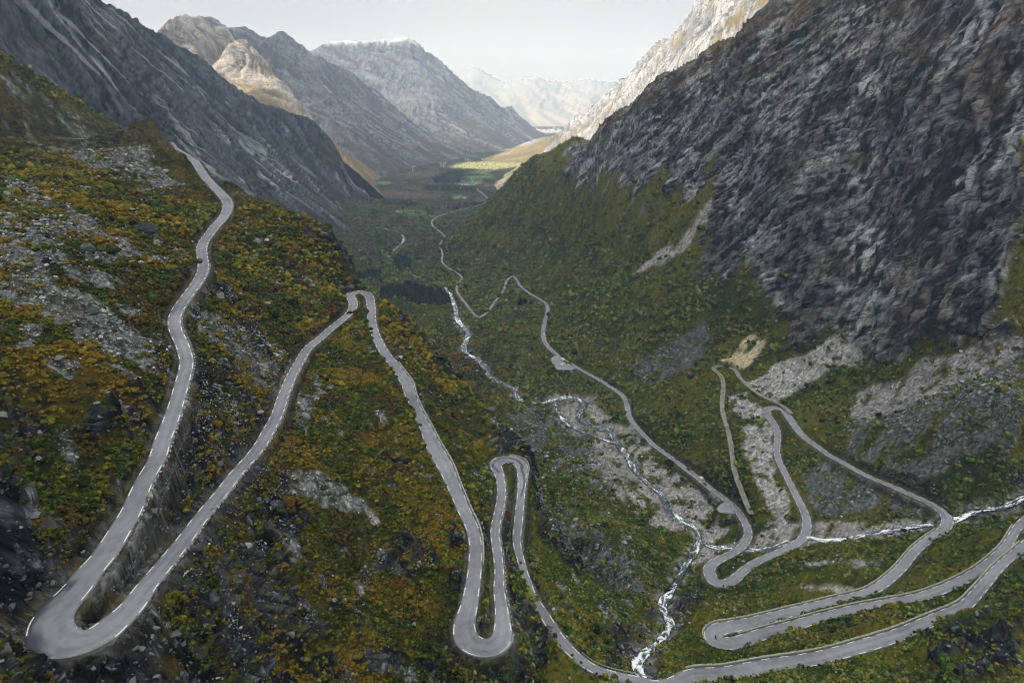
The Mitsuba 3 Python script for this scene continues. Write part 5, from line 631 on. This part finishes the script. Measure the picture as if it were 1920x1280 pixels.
# loose stones on the screes
def stone_mesh(rng, rgb):
    v, f = rough_stone((1, 0.8, 0.65), rng, 10); return v, f, np.full((len(v), 3), 1.0) * rgb
STONES = [(0.10, 0.105, 0.11), (0.16, 0.165, 0.165), (0.24, 0.245, 0.24), (0.33, 0.33, 0.32), (0.44, 0.44, 0.43), (0.20, 0.185, 0.17)]
group('stone_shape', [stone_mesh(rng, np.asarray(c)) for c in STONES for _ in range(4)], 'stone')
w = (np.clip(cover['scree'] + 0.8 * cover['darkscree'] + cover['gravel'] * 0.8 + cover['rubble'] * 1.6, 0, 1) + 0.03 * (1 - cover['cliff'])) * (R < 900) * np.clip(260 / R, 0.3, 1.4) ** 1.6 * 0.55
i, tot = scatter(w, None, 38000, rng); print('stones', len(i), tot)
size = rng.lognormal(-0.15, 0.5, len(i)) * np.clip(R.ravel()[i] / 300, 0.7, 2.2)
bright = np.clip(rng.normal(2.2, 1.3, len(i)) + 1.2 * cover['rubble'].ravel()[i] + 0.6 * cover['gravel'].ravel()[i] - 1.2 * cover['darkscree'].ravel()[i], 0, 5).astype(int)
place('loose_stones', lambda k: f'stone_shape_{bright[k] * 4 + rng.integers(4)}', i, size, rng.uniform(0.7, 1.2, len(i)), rng, sink=-0.1)
# stones standing in the water
free = (e_road > 1) & (R > 240)
w = wet * (R < 1000) * np.clip(400 / R, 0.3, 1.5)
i, tot = scatter(w, None, 2600, rng)
size = rng.lognormal(0.1, 0.45, len(i)) * np.clip(R.ravel()[i] / 500, 0.7, 1.6); dk = rng.integers(0, 3, len(i))
place('loose_stones', lambda k: f'stone_shape_{dk[k] * 4 + rng.integers(4)}', i, size, rng.uniform(0.8, 1.2, len(i)), rng, sink=-0.55)
free = (e_road > 0.5)
# angular blocks broken from the bare rock
w = (cover['rock'] * (1 - stony) + 1.2 * steep + 0.5 * worked * (1 - steep)) * (R < 700) * np.clip(220 / R, 0.3, 1.4) ** 1.5
i, tot = scatter(w, None, 8000, rng)
size = rng.lognormal(0.2, 0.55, len(i)) * np.clip(R.ravel()[i] / 300, 0.7, 1.8)
shade_ = np.clip(rng.normal(0.5, 0.9, len(i)), 0, 4).astype(int)
place('loose_stones', lambda k: f'stone_shape_{shade_[k] * 4 + rng.integers(4)}', i, size, rng.uniform(0.6, 1.3, len(i)), rng, sink=0.0)
labels['loose_stones'] = {'kind': 'stuff', 'label': 'loose grey stones strewn over the screes and river gravel', 'category': 'stones'}
# ---------------------------------------------------------------- vehicles
def ground_z(x, y):
    return V.reshape(-1, 3)[ground_tree.query([x, y])[1], 2]
plain('tyre', (0.02, 0.02, 0.02), 0.8); plain('car_glass', (0.03, 0.035, 0.04), 0.1, specular=0.6); plain('dark_paint', (0.025, 0.03, 0.04), 0.3, clearcoat=0.6)
plain('white_paint', (0.78, 0.78, 0.77), 0.35, clearcoat=0.5); plain('silver_paint', (0.42, 0.44, 0.47), 0.3, metallic=0.4); plain('orange_trim', (0.62, 0.30, 0.06), 0.5); plain('tail_light', (0.35, 0.02, 0.02), 0.3)
def extrude_profile(prof, width, taper=0.0):
    """a side outline (x forward, z up) given width, its upper edge drawn in"""
    from shapely.geometry import Polygon
    m = trimesh.creation.extrude_polygon(Polygon(prof), width, engine='earcut'); v = np.array(m.vertices)
    v = np.c_[v[:, 0], v[:, 2] - width / 2, v[:, 1]]; top = (v[:, 2] - v[:, 2].min()) / np.ptp(v[:, 2]); v[:, 1] *= 1 - taper * top ** 2
    return trimesh.Trimesh(v, np.array(m.faces)[:, ::-1], process=False)
CAR = dict(body=[(-2.15, 0.32), (-2.2, 0.75), (-2.05, 0.92), (-1.2, 0.98), (0.95, 0.95), (1.95, 0.82), (2.2, 0.62), (2.2, 0.32)], cabin=[(-1.75, 0.95), (-1.35, 1.42), (-0.9, 1.5), (0.15, 1.48), (0.95, 0.93)], w=1.8, wheels=(-1.35, 1.35), r=0.33)
VAN = dict(body=[(-2.9, 0.4), (-2.95, 1.2), (-2.85, 2.35), (-2.6, 2.5), (1.0, 2.5), (1.5, 2.4), (2.2, 1.35), (2.85, 1.15), (2.9, 0.4)], cabin=[(1.35, 1.45), (1.62, 2.25), (1.5, 2.42), (2.24, 1.4)], w=2.1, wheels=(-1.8, 1.9), r=0.36)
CAMPER = dict(body=[(-3.4, 0.45), (-3.45, 2.75), (-3.2, 2.95), (1.6, 2.95), (2.1, 2.6), (2.0, 2.0), (2.6, 1.3), (3.2, 1.15), (3.25, 0.45)], cabin=[(1.6, 1.35), (1.7, 1.9), (2.02, 2.02), (2.62, 1.32)], w=2.25, wheels=(-2.0, 2.2), r=0.36)
def car(key, p, yaw, kind, paint, label, group_=None, rear=None):
    M = T().translate(list(p)).rotate([0, 0, 1], math.degrees(yaw))
    def part(name, m, bsdf, smooth=False): scene[f'{key}__{name}'] = mikit.ply(m, bsdf, smooth=smooth, to_world=M)
    part('body', extrude_profile(kind['body'], kind['w'], 0.06), paint)
    part('window', extrude_profile(kind['cabin'], kind['w'] * (0.88 if kind is CAR else 0.96), 0.14), 'car_glass')
    if kind is CAR: part('roof', extrude_profile([(-1.3, 1.46), (-0.9, 1.54), (0.1, 1.52), (0.25, 1.44)], kind['w'] * 0.80, 0.05), paint)
    else:
        part('window_001', extrude_profile([(0.5, 1.5), (0.55, 2.1), (1.25, 2.1), (1.3, 1.5)], kind['w'] * 1.005), 'car_glass')
    if rear: part('rear_panel', extrude_profile([(-kind['wheels'][1] - 1.15, 0.6), (-kind['wheels'][1] - 1.15, 2.0), (-kind['wheels'][1] - 0.9, 2.52), (-kind['wheels'][1] - 0.1, 2.53), (-kind['wheels'][1] - 0.3, 0.6)], kind['w'] * 1.01), rear)
    n = 0
    for wx in kind['wheels']:
        for sy in (-1, 1):
            w = trimesh.creation.cylinder(kind['r'], 0.24, sections=14); w.apply_transform(trimesh.transformations.rotation_matrix(math.pi / 2, [1, 0, 0])); w.apply_translation([wx, sy * (kind['w'] / 2 - 0.12), kind['r']])
            part('wheel' + (f'_{n:03d}' if n else ''), w, 'tyre'); n += 1
    for k, sy in enumerate((-1, 1)):
        m = trimesh.creation.box([0.06, 0.3, 0.14]); m.apply_translation([min(q[0] for q in kind['body']) - 0.0, sy * (kind['w'] / 2 - 0.25), 0.78]); part('tail_light' + (f'_{k:03d}' if k else ''), m, 'tail_light')
    labels[key] = {'label': label, 'category': 'van' if kind is VAN else 'camper van' if kind is CAMPER else 'car', **({'group': group_} if group_ else {})}
def on_road(p, side):
    i = int(np.argmin(np.linalg.norm(rl[:, :2] - np.asarray(p[:2]), axis=1))); d, n = frame(rl)
    h = rl[i, 3]; o = float(np.clip(np.dot(np.asarray(p[:2]) - rl[i, :2], n[i]), -h * 0.6, h * 0.6)) if side is None else side * h * 0.45
    return np.r_[rl[i, :2] + n[i] * o, rl[i, 2] + 0.08 + RR[i] * 0.0004], math.atan2(d[i][1], d[i][0])
c0, c1, c2, c3, c4 = SPOTS['cars']
for key, spot, side, flip, kind, paint, lab, rear in (
        ('car', c0, 0.7, 0, CAR, 'dark_paint', 'dark blue car at the head of the short queue on the lower road', None),
        ('car_001', c1, 0.7, 0, CAR, 'silver_paint', 'silver car close behind the dark blue one on the lower road', None),
        ('van', c2, 0.8, 0, VAN, 'white_paint', 'white van with an orange back on the lower road by the gravel bank', 'orange_trim'),
        ('car_002', c3, -0.8, 1, CAR, 'dark_paint', 'black car coming the other way just above the white van', None),
        ('car_003', c4, 0.6, 0, CAR, 'white_paint', 'lone white car on the straight before the car park', None)):
    p, yaw = on_road(spot, side); car(key, p, yaw + (math.pi if flip else 0), kind, paint, lab, rear=rear)
LOTZ = LOTS[0][1] + 0.31
for key, spot, yaw, kind, paint, lab in zip(('car_004', 'camper_van', 'car_005', 'van_001', 'car_006'), SPOTS['lot'], (1.2, 2.3, 2.2, 2.4, 2.1), (CAR, CAMPER, CAR, VAN, CAR), ('white_paint',) * 5,
        ('white car parked at the far left corner of the car park', 'white camper van parked beside the bush in the car park', 'small white car between the camper van and the conifer in the car park', 'white van parked in the open middle of the car park', 'white car parked nearest the conifer in the car park')):
    car(key, (spot[0], spot[1], LOTZ), yaw, kind, paint, lab, 'vehicles in the car park')
def limb_mesh(joints, bones):
    import manifold3d
    out = manifold3d.Manifold()
    for a, b in bones:
        pa, ra = joints[a]; pb, rb = joints[b]
        out += manifold3d.Manifold.batch_hull([manifold3d.Manifold.sphere(ra, 10).translate(list(pa)), manifold3d.Manifold.sphere(rb, 10).translate(list(pb))])
    return out
plain('leather', (0.02, 0.021, 0.024), 0.6); plain('helmet_shell', (0.05, 0.05, 0.06), 0.25); plain('frame_metal', (0.06, 0.06, 0.07), 0.35, metallic=0.5); plain('skin', (0.45, 0.30, 0.22), 0.6)
def motorcycle(key, rider, p, yaw, lab, rlab):
    M = T().translate(list(p)).rotate([0, 0, 1], math.degrees(yaw))
    def part(name, m, bsdf, k=key): scene[f'{k}__{name}'] = mikit.ply(m, bsdf, smooth=40, to_world=M)
    for k, wx in enumerate((-0.72, 0.75)):
        w = trimesh.creation.torus(0.26, 0.07, major_sections=18, minor_sections=8); w.apply_transform(trimesh.transformations.rotation_matrix(math.pi / 2, [1, 0, 0])); w.apply_translation([wx, 0, 0.33]); part('wheel' + ('_001' if k else ''), w, 'tyre')
    part('frame', limb_mesh({0: ((-0.72, 0, 0.35), 0.05), 1: ((-0.2, 0, 0.45), 0.16), 2: ((0.15, 0, 0.5), 0.17), 3: ((0.42, 0, 0.85), 0.08), 4: ((0.75, 0, 0.35), 0.05)}, [(0, 1), (1, 2), (2, 3), (3, 4)]), 'frame_metal')
    part('tank', limb_mesh({0: ((0.0, 0, 0.82), 0.15), 1: ((0.35, 0, 0.88), 0.13)}, [(0, 1)]), 'dark_paint')
    part('seat', limb_mesh({0: ((-0.65, 0, 0.82), 0.09), 1: ((-0.1, 0, 0.78), 0.12)}, [(0, 1)]), 'leather')
    part('handlebar', limb_mesh({0: ((0.4, -0.36, 1.05), 0.025), 1: ((0.42, 0, 0.95), 0.03), 2: ((0.4, 0.36, 1.05), 0.025)}, [(0, 1), (1, 2)]), 'frame_metal')
    part('case', limb_mesh({0: ((-0.75, 0.22, 0.7), 0.14), 1: ((-0.45, 0.22, 0.7), 0.14)}, [(0, 1)]), 'leather'); part('case_001', limb_mesh({0: ((-0.75, -0.22, 0.7), 0.14), 1: ((-0.45, -0.22, 0.7), 0.14)}, [(0, 1)]), 'leather')
    labels[key] = {'label': lab, 'category': 'motorcycle'}
    J = {'hip': ((-0.25, 0, 0.95), 0.15), 'waist': ((-0.2, 0, 1.15), 0.14), 'chest': ((-0.08, 0, 1.42), 0.17), 'neck': ((0.0, 0, 1.58), 0.065), 'head': ((0.03, 0, 1.66), 0.08)}
    B = [('hip', 'waist'), ('waist', 'chest'), ('chest', 'neck'), ('neck', 'head')]
    for s, sy in (('l', 1), ('r', -1)):
        J |= {'sh' + s: ((-0.06, sy * 0.19, 1.48), 0.075), 'el' + s: ((0.12, sy * 0.34, 1.25), 0.052), 'wr' + s: ((0.36, sy * 0.34, 1.09), 0.036), 'ha' + s: ((0.42, sy * 0.33, 1.07), 0.042),
              'th' + s: ((-0.22, sy * 0.10, 0.92), 0.11), 'kn' + s: ((0.17, sy * 0.22, 0.72), 0.07), 'an' + s: ((-0.1, sy * 0.22, 0.38), 0.05), 'to' + s: ((0.1, sy * 0.23, 0.32), 0.045)}
        B += [('chest', 'sh' + s), ('sh' + s, 'el' + s), ('el' + s, 'wr' + s), ('wr' + s, 'ha' + s), ('hip', 'th' + s), ('th' + s, 'kn' + s), ('kn' + s, 'an' + s), ('an' + s, 'to' + s)]
    part('body', limb_mesh(J, B), 'leather', rider); part('helmet', limb_mesh({0: ((0.03, 0, 1.72), 0.145), 1: ((0.06, 0, 1.68), 0.14)}, [(0, 1)]), 'helmet_shell', rider)
    part('visor', limb_mesh({0: ((0.15, -0.05, 1.70), 0.075), 1: ((0.15, 0.05, 1.70), 0.075)}, [(0, 1)]), 'car_glass', rider)
    labels[rider] = {'label': rlab, 'category': 'person'}
p, yaw = on_road(SPOTS['bike'][0], 0.8); motorcycle('motorcycle', 'person', p, yaw, 'dark motorcycle by the lay-by on the two-lane stretch', 'motorcyclist in black riding past the lay-by')
p, yaw = on_road(SPOTS['bike'][1], 0.4); motorcycle('motorcycle_001', 'person_001', p, yaw, 'dark motorcycle rounding the stony hairpin at bottom right', 'motorcyclist in black leaning round the stony hairpin')
# ---------------------------------------------------------------- signs
plain('sign_yellow', (0.62, 0.40, 0.03), 0.5); plain('sign_black', (0.02, 0.02, 0.02), 0.5); plain('sign_white', (0.75, 0.75, 0.73), 0.5)
def board(key, p, yaw, lab):
    M = T().translate(list(p)).rotate([0, 0, 1], math.degrees(yaw))
    def part(name, m, bsdf): scene[f'{key}__{name}'] = mikit.ply(m, bsdf, to_world=M)
    m = trimesh.creation.box([1.5, 0.05, 0.7]); m.apply_translation([0, 0, 1.25]); part('panel', m, 'sign_yellow')
    for k in range(3):
        x0 = -0.6 + 0.42 * k; v = []
        for zz, s in ((1.55, 0), (1.25, 0.2), (0.95, 0)): v += [[x0 + s, -0.033, zz], [x0 + s + 0.17, -0.033, zz]]
        part('chevron' + (f'_{k:03d}' if k else ''), (np.array(v), np.array([[0, 2, 3], [0, 3, 1], [2, 4, 5], [2, 5, 3]])), 'sign_black')
    for k, sx in enumerate((-0.55, 0.55)):
        m = trimesh.creation.cylinder(0.04, 1.3, sections=8); m.apply_translation([sx, 0.06, 0.45]); part('post' + ('_001' if k else ''), m, 'galvanised')
    labels[key] = {'label': lab, 'category': 'sign'}
for k, (spot, lab) in enumerate(zip(SPOTS['boards'], ('yellow chevron board on the outside of the bend below the rock cut', 'yellow chevron board at the right end of the bend parapet', 'yellow chevron board at the left end of the rock cut bend'))):
    board('chevron_board' + (f'_{k:03d}' if k else ''), (spot[0], spot[1], max(spot[2], ground_z(*spot[:2])) + 0.2), (0.25, -0.4, 0.3)[k], lab)
sp = SPOTS['sign'][0]; z0 = ground_z(sp[0], sp[1])
m = trimesh.creation.cylinder(0.06, 3.2, sections=8); m.apply_translation([sp[0], sp[1], z0 + 1.4]); scene['road_sign__post'] = mikit.ply(m, 'galvanised')
m = trimesh.creation.box([1.3, 0.06, 1.3]); m.apply_translation([sp[0], sp[1] - 0.1, z0 + 2.7]); scene['road_sign__panel'] = mikit.ply(m, 'sign_white'); labels['road_sign'] = {'label': 'small white road sign beside the road below the car park', 'category': 'sign'}
# ---------------------------------------------------------------- single trees
plain('bark', (0.06, 0.05, 0.04), 0.9)
def tree(key, p, h, w, rgb, conifer, lab, grp=None, seed=0):
    rg = np.random.default_rng(seed); z = ground_z(p[0], p[1]) if len(p) < 3 or p[2] is None else p[2]; o = np.array([p[0], p[1], z])
    t = trimesh.creation.cone(0.09 * w * 0.5 + 0.08, h * 0.8, sections=7); t.apply_translation(o - [0, 0, 0.3]); scene[f'{key}__trunk'] = mikit.ply(t, 'bark')
    n = 420; u = rg.random(n)
    if conifer: zz = 0.12 + 0.88 * u; rad = w / 2 * (1 - zz) * (0.55 + 0.45 * np.abs(np.sin(zz * 22))) + 0.1
    else: zz = 0.25 + 0.75 * u; rad = w / 2 * np.sqrt(np.clip(1 - ((zz - 0.6) / 0.42) ** 2, 0.02, 1)) * rg.uniform(0.3, 1.05, n)
    a = rg.uniform(0, 2 * math.pi, n); c = np.stack([np.cos(a) * rad, np.sin(a) * rad, zz * h], 1) + o
    tri = c[:, None] + rg.normal(0, w * 0.07, (n, 3, 3)); col = np.repeat(np.asarray(rgb)[None] * rg.uniform(0.5, 1.6, (n, 1)), 3, 0)
    scene[f'{key}__crown'] = mikit.ply((tri.reshape(-1, 3), np.arange(3 * n).reshape(-1, 3)), 'foliage', color=col)
    labels[key] = {'label': lab, 'category': 'tree' if h > 3.5 else 'bush', **({'group': grp} if grp else {})}
i0, i1, i2 = SPOTS['isle']
tree('bush', (i0[0], i0[1], LOTZ), 3.2, 4.2, (0.035, 0.05, 0.02), False, 'dark bush at the roadside end of the car park island', seed=1)
tree('spruce_tree', (i1[0], i1[1], LOTZ), 7.0, 4.5, (0.018, 0.032, 0.018), True, 'dark spruce at the near end of the car park island', seed=2)
from shapely.geometry import Point
isl = trimesh.creation.extrude_polygon(Point(0, 0).buffer(1, 12), 0.2, engine='earcut'); iv = np.array(isl.vertices) * [11, 2.6, 1]; ya = math.atan2(i1[1] - i0[1], i1[0] - i0[0])
iv = iv @ np.array([[math.cos(ya), math.sin(ya), 0], [-math.sin(ya), math.cos(ya), 0], [0, 0, 1]]) + [i2[0], i2[1], LOTZ - 0.02]
add('grass_island', (iv, np.array(isl.faces)), 'ground_cover', color=np.tile([[0.06, 0.085, 0.02]], (len(iv), 1)), kind='structure', label='narrow grass island in the car park')
for k, (q, h, w, rgb, lab) in enumerate(BUSHES):
    q = np.array(q[:2], float)
    for _ in range(3):                                            # keep the plant off the carriageway
        i = int(np.argmin(np.linalg.norm(rl[:, :2] - q, axis=1))); dq = q - rl[i, :2]; need = rl[i, 3] + 0.9 + w * 0.32
        if np.linalg.norm(dq) < need: q = rl[i, :2] + dq / (np.linalg.norm(dq) + 1e-6) * need
    tree('bush' + f'_{k + 1:03d}', (q[0], q[1]), h, w, rgb, False, lab, seed=20 + k)
# ---------------------------------------------------------------- woods, farms and pylons on the valley floor
def wood(key, poly, n, h, rgb, lab, seed):
    rg = np.random.default_rng(seed); p = np.asarray(poly, float); lo, hi = p.min(0), p.max(0); q = rg.uniform(lo, hi, (n * 6, 2)); q = q[inside(q[:, 0], q[:, 1], p)][:n]
    if not len(q): return
    zz = V.reshape(-1, 3)[ground_tree.query(q)[1], 2]; vs, fs, cs, k0 = [], [], [], 0
    for (a, b), z_ in zip(q, zz):
        hh = h * rg.uniform(0.7, 1.25); w = hh * rg.uniform(0.22, 0.34); tint_ = np.asarray(rgb) * rg.uniform(0.6, 1.5)
        for lo_, hi_, s in ((0.06, 0.55, 1.0), (0.3, 0.8, 0.72), (0.55, 1.0, 0.45)):
            t = np.arange(6) / 6 * 2 * math.pi + rg.uniform(0, 6); ring = np.stack([np.cos(t) * w * s * rg.uniform(0.8, 1.2, 6), np.sin(t) * w * s * rg.uniform(0.8, 1.2, 6), np.full(6, lo_ * hh)], 1)
            v = np.vstack([ring, [[0, 0, hi_ * hh]]]) + [a, b, z_]; vs.append(v); fs.append(np.array([[i, (i + 1) % 6, 6] for i in range(6)]) + k0); k0 += 7; cs.append(np.tile(tint_ * rg.uniform(0.85, 1.15), (7, 1)))
    scene[key] = mikit.ply((np.vstack(vs), np.vstack(fs)), 'foliage', color=np.clip(np.vstack(cs), 0.005, 0.4)); labels[key] = {'kind': 'stuff', 'label': lab, 'category': 'wood'}
WOODLAB = ('dark spruce plantation below the hairpins', 'square block of dark spruces by the far river', 'strip of spruces at the foot of the left slope', 'dark wood between the valley fields', 'belt of dark trees across the valley behind the farm', 'belt of dark trees behind the small green field', 'dark wood along the foot of the right slope', 'dark trees under the left mountain wall')
for k, (kind, poly) in enumerate(WOODS):
    area_ = 0.5 * abs(sum(a[0] * b[1] - b[0] * a[1] for a, b in zip(poly, poly[1:] + poly[:1])))
    wood('spruce_wood' + (f'_{k:03d}' if k else ''), poly, int(min(900, area_ / (26 if kind == 'spruce' else 130))), 13 if kind == 'spruce' else 12, (0.014, 0.024, 0.016), WOODLAB[k], 60 + k)
plain('house_white', (0.72, 0.71, 0.68), 0.8); plain('house_red', (0.30, 0.05, 0.035), 0.8); plain('roof_slate', (0.09, 0.09, 0.10), 0.8); plain('window_dark', (0.04, 0.045, 0.05), 0.3)
def house(key, p, yaw, size, wall, lab):
    L, W, H = size; z = ground_z(p[0], p[1]); M = T().translate([p[0], p[1], z]).rotate([0, 0, 1], math.degrees(yaw))
    def part(name, m, bsdf): scene[f'{key}__{name}'] = mikit.ply(m, bsdf, to_world=M)
    m = trimesh.creation.box([L, W, H + 2]); m.apply_translation([0, 0, H / 2 - 1]); part('wall', m, wall)
    e = 0.5; v = np.array([[-L / 2 - e, -W / 2 - e, H - 0.2], [L / 2 + e, -W / 2 - e, H - 0.2], [L / 2 + e, W / 2 + e, H - 0.2], [-L / 2 - e, W / 2 + e, H - 0.2], [-L / 2 - e, 0, H + W * 0.42], [L / 2 + e, 0, H + W * 0.42]])
    part('roof', (v, np.array([[0, 1, 5], [0, 5, 4], [2, 3, 4], [2, 4, 5], [0, 4, 3], [1, 2, 5], [0, 3, 2], [0, 2, 1]])), 'roof_slate')
    for k in range(3):
        m = trimesh.creation.box([1.2, 0.1, 1.4]); m.apply_translation([(-0.3 + 0.3 * k) * L, -W / 2 - 0.04, H * 0.55]); part('window' + (f'_{k:03d}' if k else ''), m, 'window_dark')
    labels[key] = {'label': lab, 'category': 'house'}
FARMLAB = ('white farmhouse at the left end of the green valley field', 'white barn in the middle of the valley farm', 'white house where the valley road meets the farm', 'red shed in front of the valley farm', 'small white house alone among the dark woods', 'small white hut at the near edge of the lone green field', 'low white shed left of the valley farm', 'white house at the far right of the valley farm', 'red barn behind the valley farm')
for k, p in enumerate(FARMS):
    red = 'red' in FARMLAB[k]; house('farmhouse' + (f'_{k:03d}' if k else ''), p, (0.2, -0.3, 0.9, 0.1, 0.5, -0.2, 0.3, 1.2, 0.0)[k], ((16, 9, 5), (24, 11, 6), (14, 9, 6), (14, 8, 4), (12, 8, 5), (9, 7, 4), (18, 8, 4), (13, 9, 6), (22, 11, 6))[k], 'house_red' if red else 'house_white', FARMLAB[k])
plain('pylon_steel', (0.55, 0.56, 0.56), 0.5, metallic=0.3)
PYLAB = ('left pylon of the sunlit pair at the edge of the pale field', 'right pylon of the sunlit pair at the edge of the pale field', 'left pylon of the farther sunlit pair', 'right pylon of the farther sunlit pair', 'left pylon of the shaded pair under the left wall', 'right pylon of the shaded pair under the left wall', 'single shaded pylon on the brown bog')
def bar(a, b, r):
    return trimesh.creation.cylinder(r, segment=[a, b], sections=5)
for k, p in enumerate(PYLONS):
    key = 'power_pylon' + (f'_{k:03d}' if k else ''); o = np.array([p[0], p[1], ground_z(p[0], p[1])]); h, s = 30.0, 4.5
    for j, sx in enumerate((-1, 1)):
        c = o + [sx * s, 0, 0]; segs = []
        for dx, dy in ((-1, -1), (1, -1), (1, 1), (-1, 1)): segs.append(bar(c + [dx * 1.3, dy * 1.3, -1], c + [dx * 0.5, dy * 0.5, h], 0.22))
        for q in range(7):
            z0, z1 = h * q / 7, h * (q + 1) / 7; w0, w1 = 1.3 - 0.8 * q / 7, 1.3 - 0.8 * (q + 1) / 7
            for dx0, dy0, dx1, dy1 in ((-1, -1, 1, -1), (1, 1, -1, 1)): segs.append(bar(c + [dx0 * w0, dy0 * w0, z0], c + [dx1 * w1, dy1 * w1, z1], 0.14))
        scene[f'{key}__leg' + ('_001' if j else '')] = mikit.ply(trimesh.util.concatenate(segs), 'pylon_steel')
    scene[f'{key}__crossarm'] = mikit.ply(trimesh.util.concatenate([bar(o + [-12, 0, h - 2], o + [12, 0, h - 2], 0.4), bar(o + [-12, 0, h - 2], o + [-4, 0, h + 1], 0.2), bar(o + [12, 0, h - 2], o + [4, 0, h + 1], 0.2)]), 'pylon_steel')
    labels[key] = {'label': PYLAB[k], 'category': 'pylon'}
# the town at the fjord, too far to tell its houses apart
rg = np.random.default_rng(90); vs, fs, n = [], [], 0; bx = trimesh.creation.box([1, 1, 1])
for k in range(420):
    t = rg.random(); x0 = 320 + 720 * t; y0 = 10300 + rg.normal(0, 500); s = rg.uniform(10, 26); zz = ground.height(np.array([x0]), np.array([y0]))[0]
    v = np.array(bx.vertices) * [s, s * 0.7, rg.uniform(7, 14)] + [x0, y0, zz + 4]; vs.append(v); fs.append(np.array(bx.faces) + n); n += 8
add('distant_town', (np.vstack(vs), np.vstack(fs)), 'house_white', kind='stuff', label='pale houses of the far town on the fjord', category='town')
# ---------------------------------------------------------------- boulders one can tell apart
def boulder(key, p, size, rgb, lab, seed):
    rg = np.random.default_rng(seed); m = trimesh.creation.icosphere(subdivisions=3); v = np.array(m.vertices)
    for _ in range(9):
        d = rg.normal(size=3); d /= np.linalg.norm(d); e = v @ d - rg.uniform(0.45, 0.85); v -= np.where(e > 0, e, 0)[:, None] * d * 0.92
    v = v * (1 + 0.05 * noise2(v[:, 0] * 4 + seed, v[:, 1] * 4 + v[:, 2] * 3, 88))[:, None] * np.asarray(size) / 2 @ trimesh.transformations.euler_matrix(*rg.uniform(-0.4, 0.4, 2), rg.uniform(0, 6))[:3, :3]
    z = ground_z(p[0], p[1]); w = v + [p[0], p[1], z + size[2] * 0.2]
    col = np.asarray(rgb) * (1 + 0.4 * noise2(v[:, 0] * 1.1 + seed, v[:, 1] * 1.1 + v[:, 2], 89))[:, None]
    scene[key] = mikit.ply((w, np.array(m.faces)), 'stone', smooth=28) if False else mikit.ply((w, np.array(m.faces)), 'stone', smooth=False, color=np.clip(col, 0.02, 0.6))
    labels[key] = {'label': lab, 'category': 'boulder'}
for k, (p, size, rgb, lab) in enumerate(BOULDERS): boulder('boulder' + (f'_{k:03d}' if k else ''), p, size, rgb, lab, 130 + k)
